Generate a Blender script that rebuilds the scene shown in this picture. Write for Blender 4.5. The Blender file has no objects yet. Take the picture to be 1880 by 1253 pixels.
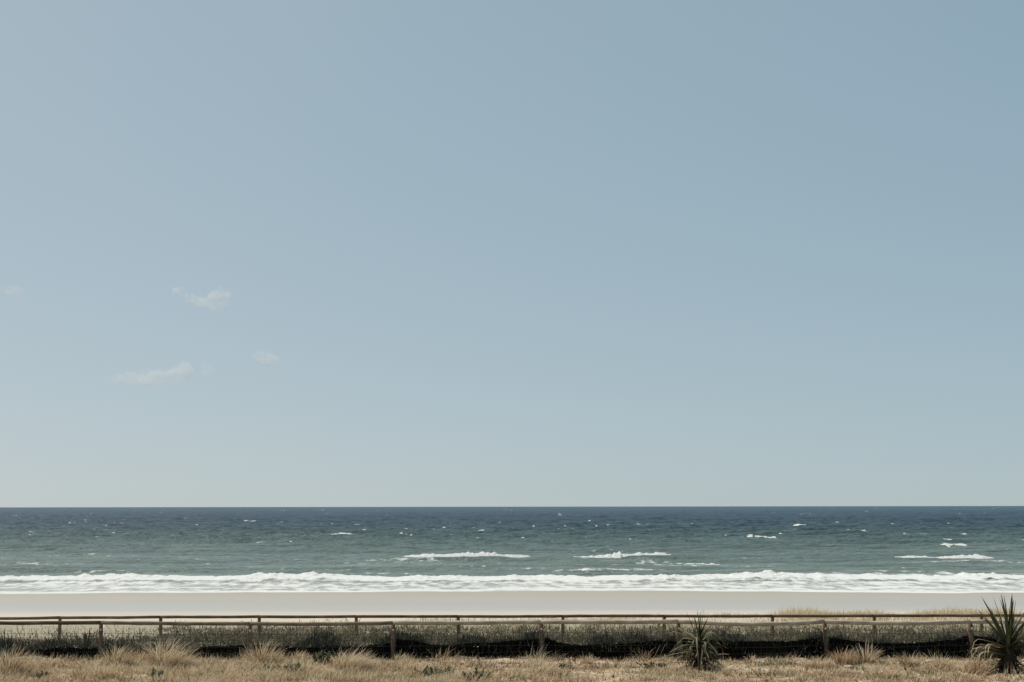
import bpy, math, random
import numpy as np
from mathutils import Vector, Matrix

R = math.radians
scene = bpy.context.scene
COL = scene.collection
random.seed(7)
rng = np.random.default_rng(11)

# ------------------------------------------------------------------ camera
F_PX, CX, CY = 2611.0, 940.0, 626.5          # 50 mm lens on a 1880 x 1253 picture
PITCH, ROLL = math.atan(304.0 / F_PX), math.atan(2.6 / 1880)
cam = bpy.data.cameras.new('camera')
cam.lens, cam.sensor_width, cam.clip_start, cam.clip_end = 50.0, 36.0, 0.1, 200000.0
cam_ob = bpy.data.objects.new('camera', cam)
COL.objects.link(cam_ob)
CAM_M = Matrix.Rotation(R(90) + PITCH, 3, 'X') @ Matrix.Rotation(-ROLL, 3, 'Z')
cam_ob.matrix_world = CAM_M.to_4x4()          # the camera is the origin; ground lies below it
scene.camera = cam_ob

# ------------------------------------------------------------------ sky and sun
SUN_EL, SUN_ROT = R(60), R(-60)
world = bpy.data.worlds.new("World")
scene.world = world
world.use_nodes = True
wt = world.node_tree
wn, wl = wt.nodes, wt.links
wn.clear()
tc = wn.new('ShaderNodeTexCoord')
lift = wn.new('ShaderNodeVectorMath'); lift.operation = 'ADD'; lift.inputs[1].default_value = (0, 0, 0.05)
norm = wn.new('ShaderNodeVectorMath'); norm.operation = 'NORMALIZE'
sky = wn.new('ShaderNodeTexSky'); sky.sky_type = 'NISHITA'; sky.sun_disc = False
sky.sun_elevation, sky.sun_rotation = SUN_EL, SUN_ROT
sky.air_density, sky.dust_density, sky.ozone_density = 0.6, 1.6, 1.0
sepc, comb = wn.new('ShaderNodeSeparateColor'), wn.new('ShaderNodeCombineColor')
for i, (g_, k_) in enumerate(((0.57, 0.866), (0.44, 0.803), (0.41, 0.748))):     # softer contrast, as on faded film
    pw, ml = wn.new('ShaderNodeMath'), wn.new('ShaderNodeMath')
    pw.operation, ml.operation = 'POWER', 'MULTIPLY'
    pw.inputs[1].default_value, ml.inputs[1].default_value = g_, k_ * 10 * 0.1 ** g_
    wl.new(sepc.outputs[i], pw.inputs[0]); wl.new(pw.outputs[0], ml.inputs[0]); wl.new(ml.outputs[0], comb.inputs[i])
bg = wn.new('ShaderNodeBackground'); bg.inputs[1].default_value = 0.1
wo = wn.new('ShaderNodeOutputWorld')
wl.new(tc.outputs['Generated'], lift.inputs[0]); wl.new(lift.outputs[0], norm.inputs[0]); wl.new(norm.outputs[0], sky.inputs[0])
wl.new(sky.outputs[0], sepc.inputs[0]); wl.new(comb.outputs[0], bg.inputs[0]); wl.new(bg.outputs[0], wo.inputs[0])

sun = bpy.data.lights.new('sun', 'SUN')
sun.energy, sun.angle, sun.color = 3.8, R(0.5), (1.0, 0.94, 0.84)
sun_ob = bpy.data.objects.new('sun', sun)
COL.objects.link(sun_ob)
sdir = Vector((math.sin(SUN_ROT) * math.cos(SUN_EL), math.cos(SUN_ROT) * math.cos(SUN_EL), math.sin(SUN_EL)))
sun_ob.rotation_euler = (-sdir).to_track_quat('-Z', 'Y').to_euler()
sun_ob.location = sdir * 60

vs = scene.view_settings
vs.view_transform = 'Standard'
vs.look = 'None'
vs.exposure, vs.gamma, vs.use_curve_mapping = 0.0, 1.0, False
scene.cycles.max_bounces = 8
scene.cycles.use_denoising = True
scene.cycles.use_adaptive_sampling = False
scene.cycles.denoising_input_passes = 'RGB_ALBEDO_NORMAL'
scene.cycles.denoising_prefilter = 'ACCURATE'
scene.cycles.transparent_max_bounces = 24
scene.cycles.volume_bounces = 6
scene.cycles.volume_step_rate = 0.2


# ------------------------------------------------------------------ helpers
def ray(px, py):
    """direction through a picture point, scaled to depth 1"""
    d = CAM_M @ Vector(((px - CX) / F_PX, -(py - CY) / F_PX, -1.0))
    return d / d.y


def at(px, py, depth):
    return ray(px, py) * depth


def _hash(ix, iy, seed):
    h = (ix.astype(np.int64) * 374761393 + iy.astype(np.int64) * 668265263 + seed * 974634777) & 0xFFFFFFFF
    h = ((h ^ (h >> 13)) * 1274126177) & 0xFFFFFFFF
    h = ((h ^ (h >> 16)) * 2246822519) & 0xFFFFFFFF
    return (h ^ (h >> 15)).astype(np.float64) / 4294967296.0


def noise2(x, y, seed=0):
    """gradient noise in about -1..1"""
    x, y = np.asarray(x, float), np.asarray(y, float)
    ix, iy = np.floor(x), np.floor(y)
    fx, fy = x - ix, y - iy
    u, v = fx * fx * fx * (fx * (fx * 6 - 15) + 10), fy * fy * fy * (fy * (fy * 6 - 15) + 10)

    def g(dx, dy):
        a = _hash(ix + dx, iy + dy, seed) * 2 * np.pi
        return np.cos(a) * (fx - dx) + np.sin(a) * (fy - dy)
    return ((g(0, 0) * (1 - u) + g(1, 0) * u) * (1 - v) + (g(0, 1) * (1 - u) + g(1, 1) * u) * v) * 1.5


def fbm(x, y, seed=0, octaves=4, gain=0.5):
    t, a, f = 0, 1.0, 1.0
    for k in range(octaves):
        t = t + a * noise2(x * f + 17.3 * k, y * f - 9.1 * k, seed + k)
        a *= gain
        f *= 2.03
    return t


def smooth(a, b, x):
    t = np.clip((np.asarray(x, float) - a) / (b - a), 0, 1)
    return t * t * (3 - 2 * t)


def mesh_np(name, verts, quads=None, tris=None, smooth_shade=False):
    """a mesh from numpy arrays"""
    verts = np.asarray(verts, np.float32).reshape(-1, 3)
    q = np.zeros((0, 4), np.int32) if quads is None else np.asarray(quads, np.int32).reshape(-1, 4)
    t = np.zeros((0, 3), np.int32) if tris is None else np.asarray(tris, np.int32).reshape(-1, 3)
    me = bpy.data.meshes.new(name)
    me.vertices.add(len(verts))
    me.vertices.foreach_set('co', verts.ravel())
    loops = np.concatenate([q.ravel(), t.ravel()])
    me.loops.add(len(loops))
    me.loops.foreach_set('vertex_index', loops)
    me.polygons.add(len(q) + len(t))
    starts = np.concatenate([np.arange(len(q)) * 4, len(q) * 4 + np.arange(len(t)) * 3]).astype(np.int32)
    me.polygons.foreach_set('loop_start', starts)
    me.polygons.foreach_set('use_smooth', np.full(len(q) + len(t), smooth_shade, bool))
    me.update(calc_edges=True)
    return me


def attr(me, name, values):
    a = me.attributes.new(name, 'FLOAT', 'POINT')
    a.data.foreach_set('value', np.asarray(values, np.float32).ravel())


def link(name, me, material=None, parent=None):
    o = bpy.data.objects.new(name, me)
    COL.objects.link(o)
    if material is not None:
        me.materials.append(material)
    if parent is not None:
        o.parent = parent
    return o


def empty(name, loc, parent=None):
    o = bpy.data.objects.new(name, None)
    COL.objects.link(o)
    o.location = loc
    o.empty_display_size = 0.2
    return o


def tag(o, label=None, cat=None, group=None, kind=None):
    for k, v in (('label', label), ('category', cat), ('group', group), ('kind', kind)):
        if v:
            o[k] = v
    return o


def grid_faces(nr, nc):
    i = np.arange(nr - 1)[:, None] * nc + np.arange(nc - 1)[None, :]
    return np.stack([i, i + 1, i + nc + 1, i + nc], -1).reshape(-1, 4)


def tube_arrays(pts, radii, sides=8, caps=True, rough=0.0, seed=0):
    """a round bar along a polyline"""
    pts = [Vector(p) for p in pts]
    n = len(pts)
    rr = random.Random(seed)
    verts, quads, tris = [], [], []
    for i, p in enumerate(pts):
        d = (pts[min(i + 1, n - 1)] - pts[max(i - 1, 0)]).normalized()
        up = Vector((0, 0, 1)) if abs(d.z) < 0.9 else Vector((0, 1, 0))
        a = d.cross(up).normalized()
        b = a.cross(d).normalized()
        for k in range(sides):
            t = 2 * math.pi * k / sides
            r = radii[i] * (1 + rough * (rr.random() - 0.5))
            verts.append(p + a * math.cos(t) * r + b * math.sin(t) * r)
    for i in range(n - 1):
        for k in range(sides):
            k2 = (k + 1) % sides
            quads.append((i * sides + k, i * sides + k2, (i + 1) * sides + k2, (i + 1) * sides + k))
    if caps:
        for base, p in ((0, pts[0]), ((n - 1) * sides, pts[-1])):
            c = len(verts)
            verts.append(p)
            for k in range(sides):
                k2 = (k + 1) % sides
                tris.append((base + k, base + k2, c) if base else (base + k2, base + k, c))
    return [tuple(v) for v in verts], quads, tris


class MB:
    """collects pieces into one mesh"""
    def __init__(self):
        self.v, self.q, self.t = [], [], []

    def add(self, v, q, t=()):
        o = len(self.v)
        self.v += list(v)
        self.q += [tuple(i + o for i in f) for f in q]
        self.t += [tuple(i + o for i in f) for f in t]

    def tube(self, pts, radii, sides=6, **k):
        if not hasattr(radii, '__len__'):
            radii = [radii] * len(pts)
        self.add(*tube_arrays(pts, radii, sides, **k))

    def build(self, name, material, parent=None, smooth_shade=True):
        return link(name, mesh_np(name, self.v, self.q, self.t, smooth_shade), material, parent)


# ------------------------------------------------------------------ materials
def new_mat(name):
    m = bpy.data.materials.new(name)
    m.use_nodes = True
    m.node_tree.nodes.clear()
    return m, m.node_tree.nodes, m.node_tree.links


def ramp(n, stops):
    r = n.new('ShaderNodeValToRGB')
    cr = r.color_ramp
    while len(cr.elements) < len(stops):
        cr.elements.new(0.5)
    for e, (p, c) in zip(cr.elements, stops):
        e.position, e.color = p, (*c, 1)
    return r


def nz(n, l, vec, scale, detail=4, rough=0.55):
    t = n.new('ShaderNodeTexNoise')
    t.inputs['Scale'].default_value, t.inputs['Detail'].default_value, t.inputs['Roughness'].default_value = scale, detail, rough
    if vec is not None:
        l.new(vec, t.inputs['Vector'])
    return t


def mixc(n, l, fac, a, b, blend='MIX'):
    m = n.new('ShaderNodeMix')
    m.data_type, m.blend_type = 'RGBA', blend
    for sock, v in ((m.inputs[0], fac), (m.inputs[6], a), (m.inputs[7], b)):
        if hasattr(v, 'is_linked'):
            l.new(v, sock)
        elif hasattr(v, '__len__'):
            sock.default_value = (*v, 1)
        else:
            sock.default_value = v
    return m.outputs[2]


def maprange(n, l, v, a, b, c=0.0, d=1.0):
    m = n.new('ShaderNodeMapRange')
    l.new(v, m.inputs[0])
    for i, x in enumerate((a, b, c, d)):
        m.inputs[i + 1].default_value = x
    return m.outputs[0]


def math_node(n, l, op, a, b):
    m = n.new('ShaderNodeMath')
    m.operation = op
    for s, v in ((m.inputs[0], a), (m.inputs[1], b)):
        if hasattr(v, 'is_linked'):
            l.new(v, s)
        else:
            s.default_value = v
    return m.outputs[0]


def blade_mat(name, stops, transl=0.35, rough=0.7, gloss=0.02):
    """leaves and blades: colour runs over the 'tint' attribute of each blade"""
    m, n, l = new_mat(name)
    a = n.new('ShaderNodeAttribute'); a.attribute_name = 'tint'
    r = ramp(n, stops)
    l.new(a.outputs['Fac'], r.inputs[0])
    d = n.new('ShaderNodeBsdfDiffuse')
    t = n.new('ShaderNodeBsdfTranslucent')
    g = n.new('ShaderNodeBsdfGlossy'); g.inputs['Roughness'].default_value = rough
    g.inputs['Color'].default_value = (1, 1, 1, 1)
    l.new(r.outputs[0], d.inputs[0]); l.new(r.outputs[0], t.inputs[0])
    mx = n.new('ShaderNodeMixShader'); mx.inputs[0].default_value = transl
    l.new(d.outputs[0], mx.inputs[1]); l.new(t.outputs[0], mx.inputs[2])
    m2 = n.new('ShaderNodeMixShader'); m2.inputs[0].default_value = gloss
    l.new(mx.outputs[0], m2.inputs[1]); l.new(g.outputs[0], m2.inputs[2])
    o = n.new('ShaderNodeOutputMaterial')
    l.new(m2.outputs[0], o.inputs[0])
    return m


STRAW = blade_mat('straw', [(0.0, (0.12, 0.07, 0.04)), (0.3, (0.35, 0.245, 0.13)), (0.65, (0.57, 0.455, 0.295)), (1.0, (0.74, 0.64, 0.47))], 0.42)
STRAW_RED = blade_mat('reddish_straw', [(0.0, (0.13, 0.06, 0.035)), (0.5, (0.42, 0.28, 0.165)), (1.0, (0.66, 0.51, 0.34))], 0.4)
GREENWEED = blade_mat('weed_leaf', [(0.0, (0.035, 0.05, 0.02)), (0.5, (0.085, 0.11, 0.05)), (1.0, (0.25, 0.27, 0.15))], 0.3)
SCRUB = blade_mat('scrub_leaf', [(0.0, (0.016, 0.014, 0.009)), (0.5, (0.062, 0.055, 0.036)), (1.0, (0.20, 0.168, 0.115))], 0.35)
SHADED_SCRUB = blade_mat('shaded_scrub', [(0.0, (0.012, 0.012, 0.009)), (0.7, (0.028, 0.028, 0.02)), (1.0, (0.06, 0.05, 0.035))], 0.1)  # near-black leaf colours stand in for deep shade
BEACHGRASS = blade_mat('beach_grass', [(0.0, (0.24, 0.19, 0.10)), (0.4, (0.48, 0.40, 0.235)), (0.8, (0.66, 0.57, 0.38)), (1.0, (0.74, 0.66, 0.48))], 0.4)
LITTER = blade_mat('leaf_litter', [(0.0, (0.08, 0.035, 0.02)), (0.5, (0.28, 0.165, 0.09)), (1.0, (0.58, 0.45, 0.30))], 0.15)
FLOWER = blade_mat('white_petal', [(0.0, (0.75, 0.73, 0.66)), (1.0, (0.8, 0.79, 0.74))], 0.2)
SPIKE_GREEN = blade_mat('spiky_leaf_green', [(0.0, (0.03, 0.036, 0.018)), (0.5, (0.06, 0.072, 0.034)), (1.0, (0.18, 0.185, 0.10))], 0.15, 0.45, 0.025)
SPIKE_PALE = blade_mat('spiky_leaf_pale', [(0.0, (0.06, 0.06, 0.03)), (0.6, (0.17, 0.155, 0.09)), (1.0, (0.44, 0.385, 0.265))], 0.15, 0.5, 0.02)
SPIKE_DEAD = blade_mat('spiky_leaf_dead', [(0.0, (0.075, 0.045, 0.03)), (0.6, (0.22, 0.145, 0.09)), (1.0, (0.42, 0.33, 0.235))], 0.15, 0.6, 0.03)


def wood_mat(name, stops, axis):
    m, n, l = new_mat(name)
    g = n.new('ShaderNodeTexCoord')
    mp = n.new('ShaderNodeMapping')
    mp.inputs['Scale'].default_value = (1.2, 14, 14) if axis == 'X' else (14, 14, 1.2)
    l.new(g.outputs['Object'], mp.inputs[0])
    t = nz(n, l, mp.outputs[0], 2.2, 6, 0.65)
    t2 = nz(n, l, g.outputs['Object'], 3.0, 3, 0.6)
    f = math_node(n, l, 'ADD', math_node(n, l, 'MULTIPLY', t.outputs[0], 0.6), math_node(n, l, 'MULTIPLY', t2.outputs[0], 0.4))
    r = ramp(n, stops)
    l.new(f, r.inputs[0])
    b = n.new('ShaderNodeBump'); b.inputs['Strength'].default_value = 0.6; b.inputs['Distance'].default_value = 0.012
    l.new(t.outputs[0], b.inputs['Height'])
    p = n.new('ShaderNodeBsdfPrincipled')
    p.inputs['Roughness'].default_value = 0.85
    p.inputs['Specular IOR Level'].default_value = 0.2
    l.new(r.outputs[0], p.inputs['Base Color']); l.new(b.outputs[0], p.inputs['Normal'])
    o = n.new('ShaderNodeOutputMaterial'); l.new(p.outputs[0], o.inputs[0])
    return m


RAIL_WOOD = wood_mat('weathered_rail', [(0.3, (0.16, 0.12, 0.085)), (0.5, (0.38, 0.31, 0.24)), (0.7, (0.62, 0.55, 0.45))], 'X')
RAIL_MID = wood_mat('greying_rail', [(0.3, (0.08, 0.055, 0.038)), (0.5, (0.20, 0.15, 0.108)), (0.7, (0.40, 0.33, 0.255))], 'X')
RAIL_BROWN = wood_mat('brown_rail', [(0.3, (0.05, 0.032, 0.022)), (0.5, (0.115, 0.076, 0.052)), (0.7, (0.24, 0.175, 0.125))], 'X')
POST_WOOD = wood_mat('post_wood', [(0.3, (0.07, 0.043, 0.028)), (0.5, (0.17, 0.115, 0.08)), (0.7, (0.30, 0.23, 0.17))], 'Z')
TWIG = wood_mat('twig_bark', [(0.3, (0.03, 0.022, 0.016)), (0.7, (0.10, 0.075, 0.055))], 'Z')
TRUNK = wood_mat('fibrous_trunk', [(0.3, (0.018, 0.013, 0.010)), (0.6, (0.05, 0.035, 0.025)), (0.8, (0.11, 0.075, 0.05))], 'Z')


def plain(name, col, rough=0.7, metal=0.0):
    m, n, l = new_mat(name)
    g = n.new('ShaderNodeTexCoord')
    t = nz(n, l, g.outputs['Object'], 9.0, 4)
    c = mixc(n, l, t.outputs[0], tuple(x * 0.7 for x in col), tuple(min(1, x * 1.3) for x in col))
    p = n.new('ShaderNodeBsdfPrincipled')
    p.inputs['Roughness'].default_value, p.inputs['Metallic'].default_value = rough, metal
    l.new(c, p.inputs['Base Color'])
    o = n.new('ShaderNodeOutputMaterial'); l.new(p.outputs[0], o.inputs[0])
    return m


WIRE = plain('rusty_wire', (0.012, 0.010, 0.008), 0.9)
STONE = plain('pale_sandstone', (0.48, 0.39, 0.30), 0.95)
BOLT = plain('galvanised_bolt', (0.55, 0.54, 0.52), 0.5, 0.3)


def cloth_mat(name, col, through, scale):
    """woven mesh fabric: the weave lets part of the light straight through"""
    m, n, l = new_mat(name)
    g = n.new('ShaderNodeTexCoord')
    t = nz(n, l, g.outputs['Object'], scale, 5, 0.6)
    c = mixc(n, l, t.outputs[0], tuple(x * 0.55 for x in col), tuple(x * 1.45 for x in col))
    d = n.new('ShaderNodeBsdfDiffuse'); l.new(c, d.inputs[0])
    tr = n.new('ShaderNodeBsdfTransparent'); tr.inputs[0].default_value = (0.92, 0.97, 0.92, 1)
    mx = n.new('ShaderNodeMixShader')
    f = maprange(n, l, t.outputs[0], 0.3, 0.7, max(0, 1 - through - 0.06), min(1, 1 - through + 0.06))
    l.new(f, mx.inputs[0]); l.new(tr.outputs[0], mx.inputs[1]); l.new(d.outputs[0], mx.inputs[2])
    o = n.new('ShaderNodeOutputMaterial'); l.new(mx.outputs[0], o.inputs[0])
    return m


NET = cloth_mat('green_netting', (0.095, 0.098, 0.078), 0.70, 2.0)
SKIRT = cloth_mat('black_weed_mat', (0.003, 0.003, 0.0026), 0.02, 3.0)


def ground_mat():
    m, n, l = new_mat('sand_and_soil')
    g = n.new('ShaderNodeNewGeometry')
    pos = g.outputs['Position']
    sep = n.new('ShaderNodeSeparateXYZ'); l.new(pos, sep.inputs[0])
    mp = n.new('ShaderNodeMapping'); mp.inputs['Scale'].default_value = (0.05, 0.45, 0.3); l.new(pos, mp.inputs[0])
    wob = nz(n, l, mp.outputs[0], 1.0, 5, 0.6)
    yw = math_node(n, l, 'ADD', sep.outputs['Y'], math_node(n, l, 'MULTIPLY', math_node(n, l, 'SUBTRACT', wob.outputs[0], 0.5), 9.0))
    yn = maprange(n, l, yw, 20.0, 120.0)
    # dry dune sand -> dry beach -> damp grey band -> smooth wet beige -> seabed
    r = ramp(n, [(0.0, (0.44, 0.36, 0.275)), (0.26, (0.50, 0.435, 0.35)), (0.40, (0.56, 0.51, 0.43)), (0.47, (0.50, 0.465, 0.41)),
                 (0.55, (0.39, 0.385, 0.365)), (0.68, (0.37, 0.36, 0.34)), (0.76, (0.385, 0.357, 0.312)), (0.90, (0.355, 0.328, 0.285))])
    l.new(yn, r.inputs[0])
    fine = nz(n, l, pos, 7.0, 6, 0.65)
    big = nz(n, l, pos, 0.9, 4, 0.6)
    near = maprange(n, l, sep.outputs['Y'], 30.5, 27.5)
    lit = ramp(n, [(0.38, (0.13, 0.085, 0.05)), (0.50, (0.34, 0.255, 0.16)), (0.60, (0.58, 0.50, 0.38))])
    l.new(math_node(n, l, 'ADD', math_node(n, l, 'MULTIPLY', fine.outputs[0], 0.5), math_node(n, l, 'MULTIPLY', big.outputs[0], 0.5)), lit.inputs[0])
    lit_f = math_node(n, l, 'MULTIPLY', near, 0.85)
    c1 = mixc(n, l, lit_f, r.outputs[0], lit.outputs[0])
    mp2 = n.new('ShaderNodeMapping'); mp2.inputs['Scale'].default_value = (0.05, 0.9, 1.0); l.new(pos, mp2.inputs[0])
    st = nz(n, l, mp2.outputs[0], 1.3, 6, 0.65)
    c2 = mixc(n, l, maprange(n, l, st.outputs[0], 0.3, 0.7, 0.0, 0.6), c1, (0.9, 0.86, 0.8), 'MULTIPLY')
    rough = ramp(n, [(0.45, (0.95,) * 3), (0.58, (0.50,) * 3), (0.72, (0.52,) * 3), (0.86, (0.6,) * 3)])
    l.new(yn, rough.inputs[0])
    spec = ramp(n, [(0.45, (0.05,) * 3), (0.58, (0.42,) * 3), (0.72, (0.36,) * 3), (0.86, (0.25,) * 3)])
    l.new(yn, spec.inputs[0])
    b = n.new('ShaderNodeBump'); b.inputs['Strength'].default_value = 0.5; b.inputs['Distance'].default_value = 0.03
    l.new(fine.outputs[0], b.inputs['Height'])
    p = n.new('ShaderNodeBsdfPrincipled')
    l.new(c2, p.inputs['Base Color']); l.new(rough.outputs[0], p.inputs['Roughness']); l.new(spec.outputs[0], p.inputs['Specular IOR Level'])
    l.new(b.outputs[0], p.inputs['Normal'])
    o = n.new('ShaderNodeOutputMaterial'); l.new(p.outputs[0], o.inputs[0])
    return m


def sea_mat():
    m, n, l = new_mat('sea_water')
    g = n.new('ShaderNodeNewGeometry')
    pos = g.outputs['Position']
    sep = n.new('ShaderNodeSeparateXYZ'); l.new(pos, sep.inputs[0])
    mp = n.new('ShaderNodeMapping'); mp.inputs['Scale'].default_value = (0.012, 0.045, 0.0); l.new(pos, mp.inputs[0])
    patch = nz(n, l, mp.outputs[0], 1.0, 5, 0.6)
    lg = math_node(n, l, 'LOGARITHM', sep.outputs['Y'], 10.0)
    lg2 = math_node(n, l, 'ADD', lg, math_node(n, l, 'MULTIPLY', math_node(n, l, 'SUBTRACT', patch.outputs[0], 0.5), 0.42))
    f = maprange(n, l, lg2, 2.04, 3.4)
    # sandy turbid shallows -> grey green -> deep blue
    r = ramp(n, [(0.0, (0.17, 0.185, 0.145)), (0.12, (0.108, 0.142, 0.124)), (0.28, (0.055, 0.086, 0.078)), (0.42, (0.022, 0.046, 0.050)),
                 (0.56, (0.002, 0.018, 0.032)), (0.74, (0.001, 0.018, 0.040)), (1.0, (0.006, 0.034, 0.052))])
    l.new(f, r.inputs[0])
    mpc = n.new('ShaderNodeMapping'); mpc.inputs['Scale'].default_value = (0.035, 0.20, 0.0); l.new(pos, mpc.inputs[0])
    sheen_noise = nz(n, l, mpc.outputs[0], 1.0, 6, 0.65)  # sky sheen painted in as paler streaks, with darker swell bands between
    sheen_tone = mixc(n, l, maprange(n, l, sheen_noise.outputs[0], 0.36, 0.66), (0.62, 0.66, 0.62), (1.55, 1.50, 1.50))
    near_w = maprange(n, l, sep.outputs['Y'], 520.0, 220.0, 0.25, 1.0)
    base = mixc(n, l, near_w, r.outputs[0], mixc(n, l, 1.0, r.outputs[0], sheen_tone, 'MULTIPLY'))
    # foam
    fa = n.new('ShaderNodeAttribute'); fa.attribute_name = 'foam'
    mpf = n.new('ShaderNodeMapping'); mpf.inputs['Scale'].default_value = (0.55, 0.22, 0.8); l.new(pos, mpf.inputs[0])
    fn = nz(n, l, mpf.outputs[0], 1.6, 8, 0.68)
    lace = math_node(n, l, 'SUBTRACT', fa.outputs['Fac'], maprange(n, l, fn.outputs[0], 0.25, 0.75, 0.0, 1.0))
    ff = maprange(n, l, lace, -0.12, 0.22)
    bub = nz(n, l, pos, 3.0, 5, 0.7)
    foamc = mixc(n, l, bub.outputs[0], (0.53, 0.55, 0.535), (0.70, 0.71, 0.69))
    b1 = nz(n, l, pos, 1.1, 6, 0.62)
    mpb = n.new('ShaderNodeMapping'); mpb.inputs['Scale'].default_value = (0.10, 0.16, 0.1); l.new(pos, mpb.inputs[0])
    b2 = nz(n, l, mpb.outputs[0], 1.0, 6, 0.6)
    bs = math_node(n, l, 'ADD', math_node(n, l, 'MULTIPLY', b1.outputs[0], 0.25), math_node(n, l, 'MULTIPLY', b2.outputs[0], 3.2))
    bp = n.new('ShaderNodeBump'); bp.inputs['Strength'].default_value = 0.7; bp.inputs['Distance'].default_value = 1.5
    l.new(bs, bp.inputs['Height'])
    p = n.new('ShaderNodeBsdfPrincipled')
    p.inputs['IOR'].default_value = 1.33
    p.inputs['Roughness'].default_value = 0.28
    p.inputs['Specular IOR Level'].default_value = 0.18
    p.inputs['Specular Tint'].default_value = (0.70, 0.87, 1.0, 1)
    shallow = maprange(n, l, sep.outputs['Y'], 127.0, 117.0)
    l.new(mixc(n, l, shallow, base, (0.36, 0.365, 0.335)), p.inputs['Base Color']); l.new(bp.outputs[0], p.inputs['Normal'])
    fb = n.new('ShaderNodeBump'); fb.inputs['Strength'].default_value = 0.5; fb.inputs['Distance'].default_value = 0.12
    l.new(bub.outputs[0], fb.inputs['Height'])
    d = n.new('ShaderNodeBsdfDiffuse'); l.new(foamc, d.inputs[0]); l.new(fb.outputs[0], d.inputs['Normal'])
    mx = n.new('ShaderNodeMixShader'); l.new(ff, mx.inputs[0]); l.new(p.outputs[0], mx.inputs[1]); l.new(d.outputs[0], mx.inputs[2])
    o = n.new('ShaderNodeOutputMaterial'); l.new(mx.outputs[0], o.inputs[0])
    return m


def foam_mat():
    m, n, l = new_mat('white_foam')
    g = n.new('ShaderNodeNewGeometry')
    t = nz(n, l, g.outputs['Position'], 2.2, 6, 0.7)
    c = mixc(n, l, maprange(n, l, t.outputs[0], 0.3, 0.7), (0.68, 0.70, 0.69), (0.86, 0.87, 0.85))
    b = n.new('ShaderNodeBump'); b.inputs['Strength'].default_value = 0.5; b.inputs['Distance'].default_value = 0.15
    l.new(t.outputs[0], b.inputs['Height'])
    d = n.new('ShaderNodeBsdfDiffuse'); l.new(c, d.inputs[0]); l.new(b.outputs[0], d.inputs['Normal'])
    tl = n.new('ShaderNodeBsdfTranslucent'); l.new(c, tl.inputs[0])
    mx = n.new('ShaderNodeMixShader'); mx.inputs[0].default_value = 0.3
    l.new(d.outputs[0], mx.inputs[1]); l.new(tl.outputs[0], mx.inputs[2])
    o = n.new('ShaderNodeOutputMaterial'); l.new(mx.outputs[0], o.inputs[0])
    return m


GROUND, SEA, FOAM = ground_mat(), sea_mat(), foam_mat()

# ------------------------------------------------------------------ the ground
SEA_Z = -6.5
_prof = [(-80, -3.3), (10, -3.3)]
for Y, py in ((25.4, 1254), (29.3, 1209), (30.6, 1200), (33, 1189), (38, 1178), (42, 1172), (46, 1156), (50, 1141.5), (56, 1137), (63, 1131), (74, 1121), (92, 1103.5), (108, 1088)):
    _prof.append((Y, at(940, py, Y).z))
Z0 = _prof[-1][1]
SEA_Z = Z0 - 0.02
_prof += [(140, SEA_Z - 0.9), (200, SEA_Z - 3), (500, SEA_Z - 8), (3000, SEA_Z - 20), (90000, SEA_Z - 30)]
PY, PZ = np.array([p[0] for p in _prof]), np.array([p[1] for p in _prof])


def ground_z(x, y):
    x, y = np.asarray(x, float), np.asarray(y, float)
    z = np.interp(y, PY, PZ)
    near = 1 - smooth(56, 66, y)
    fore = 1 - smooth(29, 31, y)
    z = z + near * (0.06 * noise2(x / 1.6, y / 1.6, 3) + 0.02 * noise2(x / 0.35, y / 0.35, 5)) + fore * 0.035 * fbm(x / 0.6, y / 0.6, 9, 3)
    z = z + (1 - near) * (1 - smooth(100, 107, y)) * 0.03 * noise2(x / 14, y / 4, 7)
    # the low dune carrying the golden grass, right of centre beyond the far fence
    z = z + 0.14 * smooth(0, 9, x) * np.exp(-((y - 50) / 3.2) ** 2)
    return z


def ground_hit(px, py):
    d = ray(px, py)
    ys = np.arange(16, 120, 0.04)
    zz = ground_z(d.x * ys, ys)
    i = int(np.argmax(d.z * ys <= zz))
    return Vector((d.x * ys[i], ys[i], float(zz[i])))


gx = np.concatenate([-np.geomspace(20, 4000, 26)[::-1], np.arange(-19.8, 19.9, 0.13), np.geomspace(20, 4000, 26)])
gy = np.concatenate([np.linspace(-80, 18, 12), np.arange(19, 31.5, 0.09), np.arange(31.6, 60, 0.3), np.arange(60.5, 112, 1.0), np.geomspace(113, 3000, 22)])
X, Y = np.meshgrid(gx, gy)
me = mesh_np('sand_ground', np.stack([X, Y, ground_z(X, Y)], -1), grid_faces(len(gy), len(gx)), None, True)
tag(link('sand_ground', me, GROUND), 'pale sand of the dune and beach running down to the surf', kind='structure')

# ------------------------------------------------------------------ the sea
#   each ridge: pixel x range, pixel row, height in metres, front width in metres
RIDGES = [(700, 1000, 1029, 0.50, 3.2), (1010, 1340, 1029, 0.62, 3.4), (1600, 1840, 1029, 0.42, 3.0), (560, 770, 985, 0.55, 5.0),
          (1670, 1880, 1008, 0.60, 4.0), (1330, 1470, 991, 0.55, 5.0), (150, 240, 1024, 0.40, 3.0), (400, 470, 1030, 0.35, 3.0),
          (560, 760, 1012, 0.42, 4.0), (1540, 1700, 980, 0.5, 6.0), (860, 1020, 994, 0.45, 5.5), (-60, 330, 985, 0.4, 6.0), (1100, 1260, 1000, 0.4, 5.0)]
RID = []
for x0, x1, py, h, w in RIDGES:
    d = ray((x0 + x1) / 2, py)
    Yc = SEA_Z / d.z
    RID.append((ray(x0, py).x * Yc, ray(x1, py).x * Yc, Yc, h, w))


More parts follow.
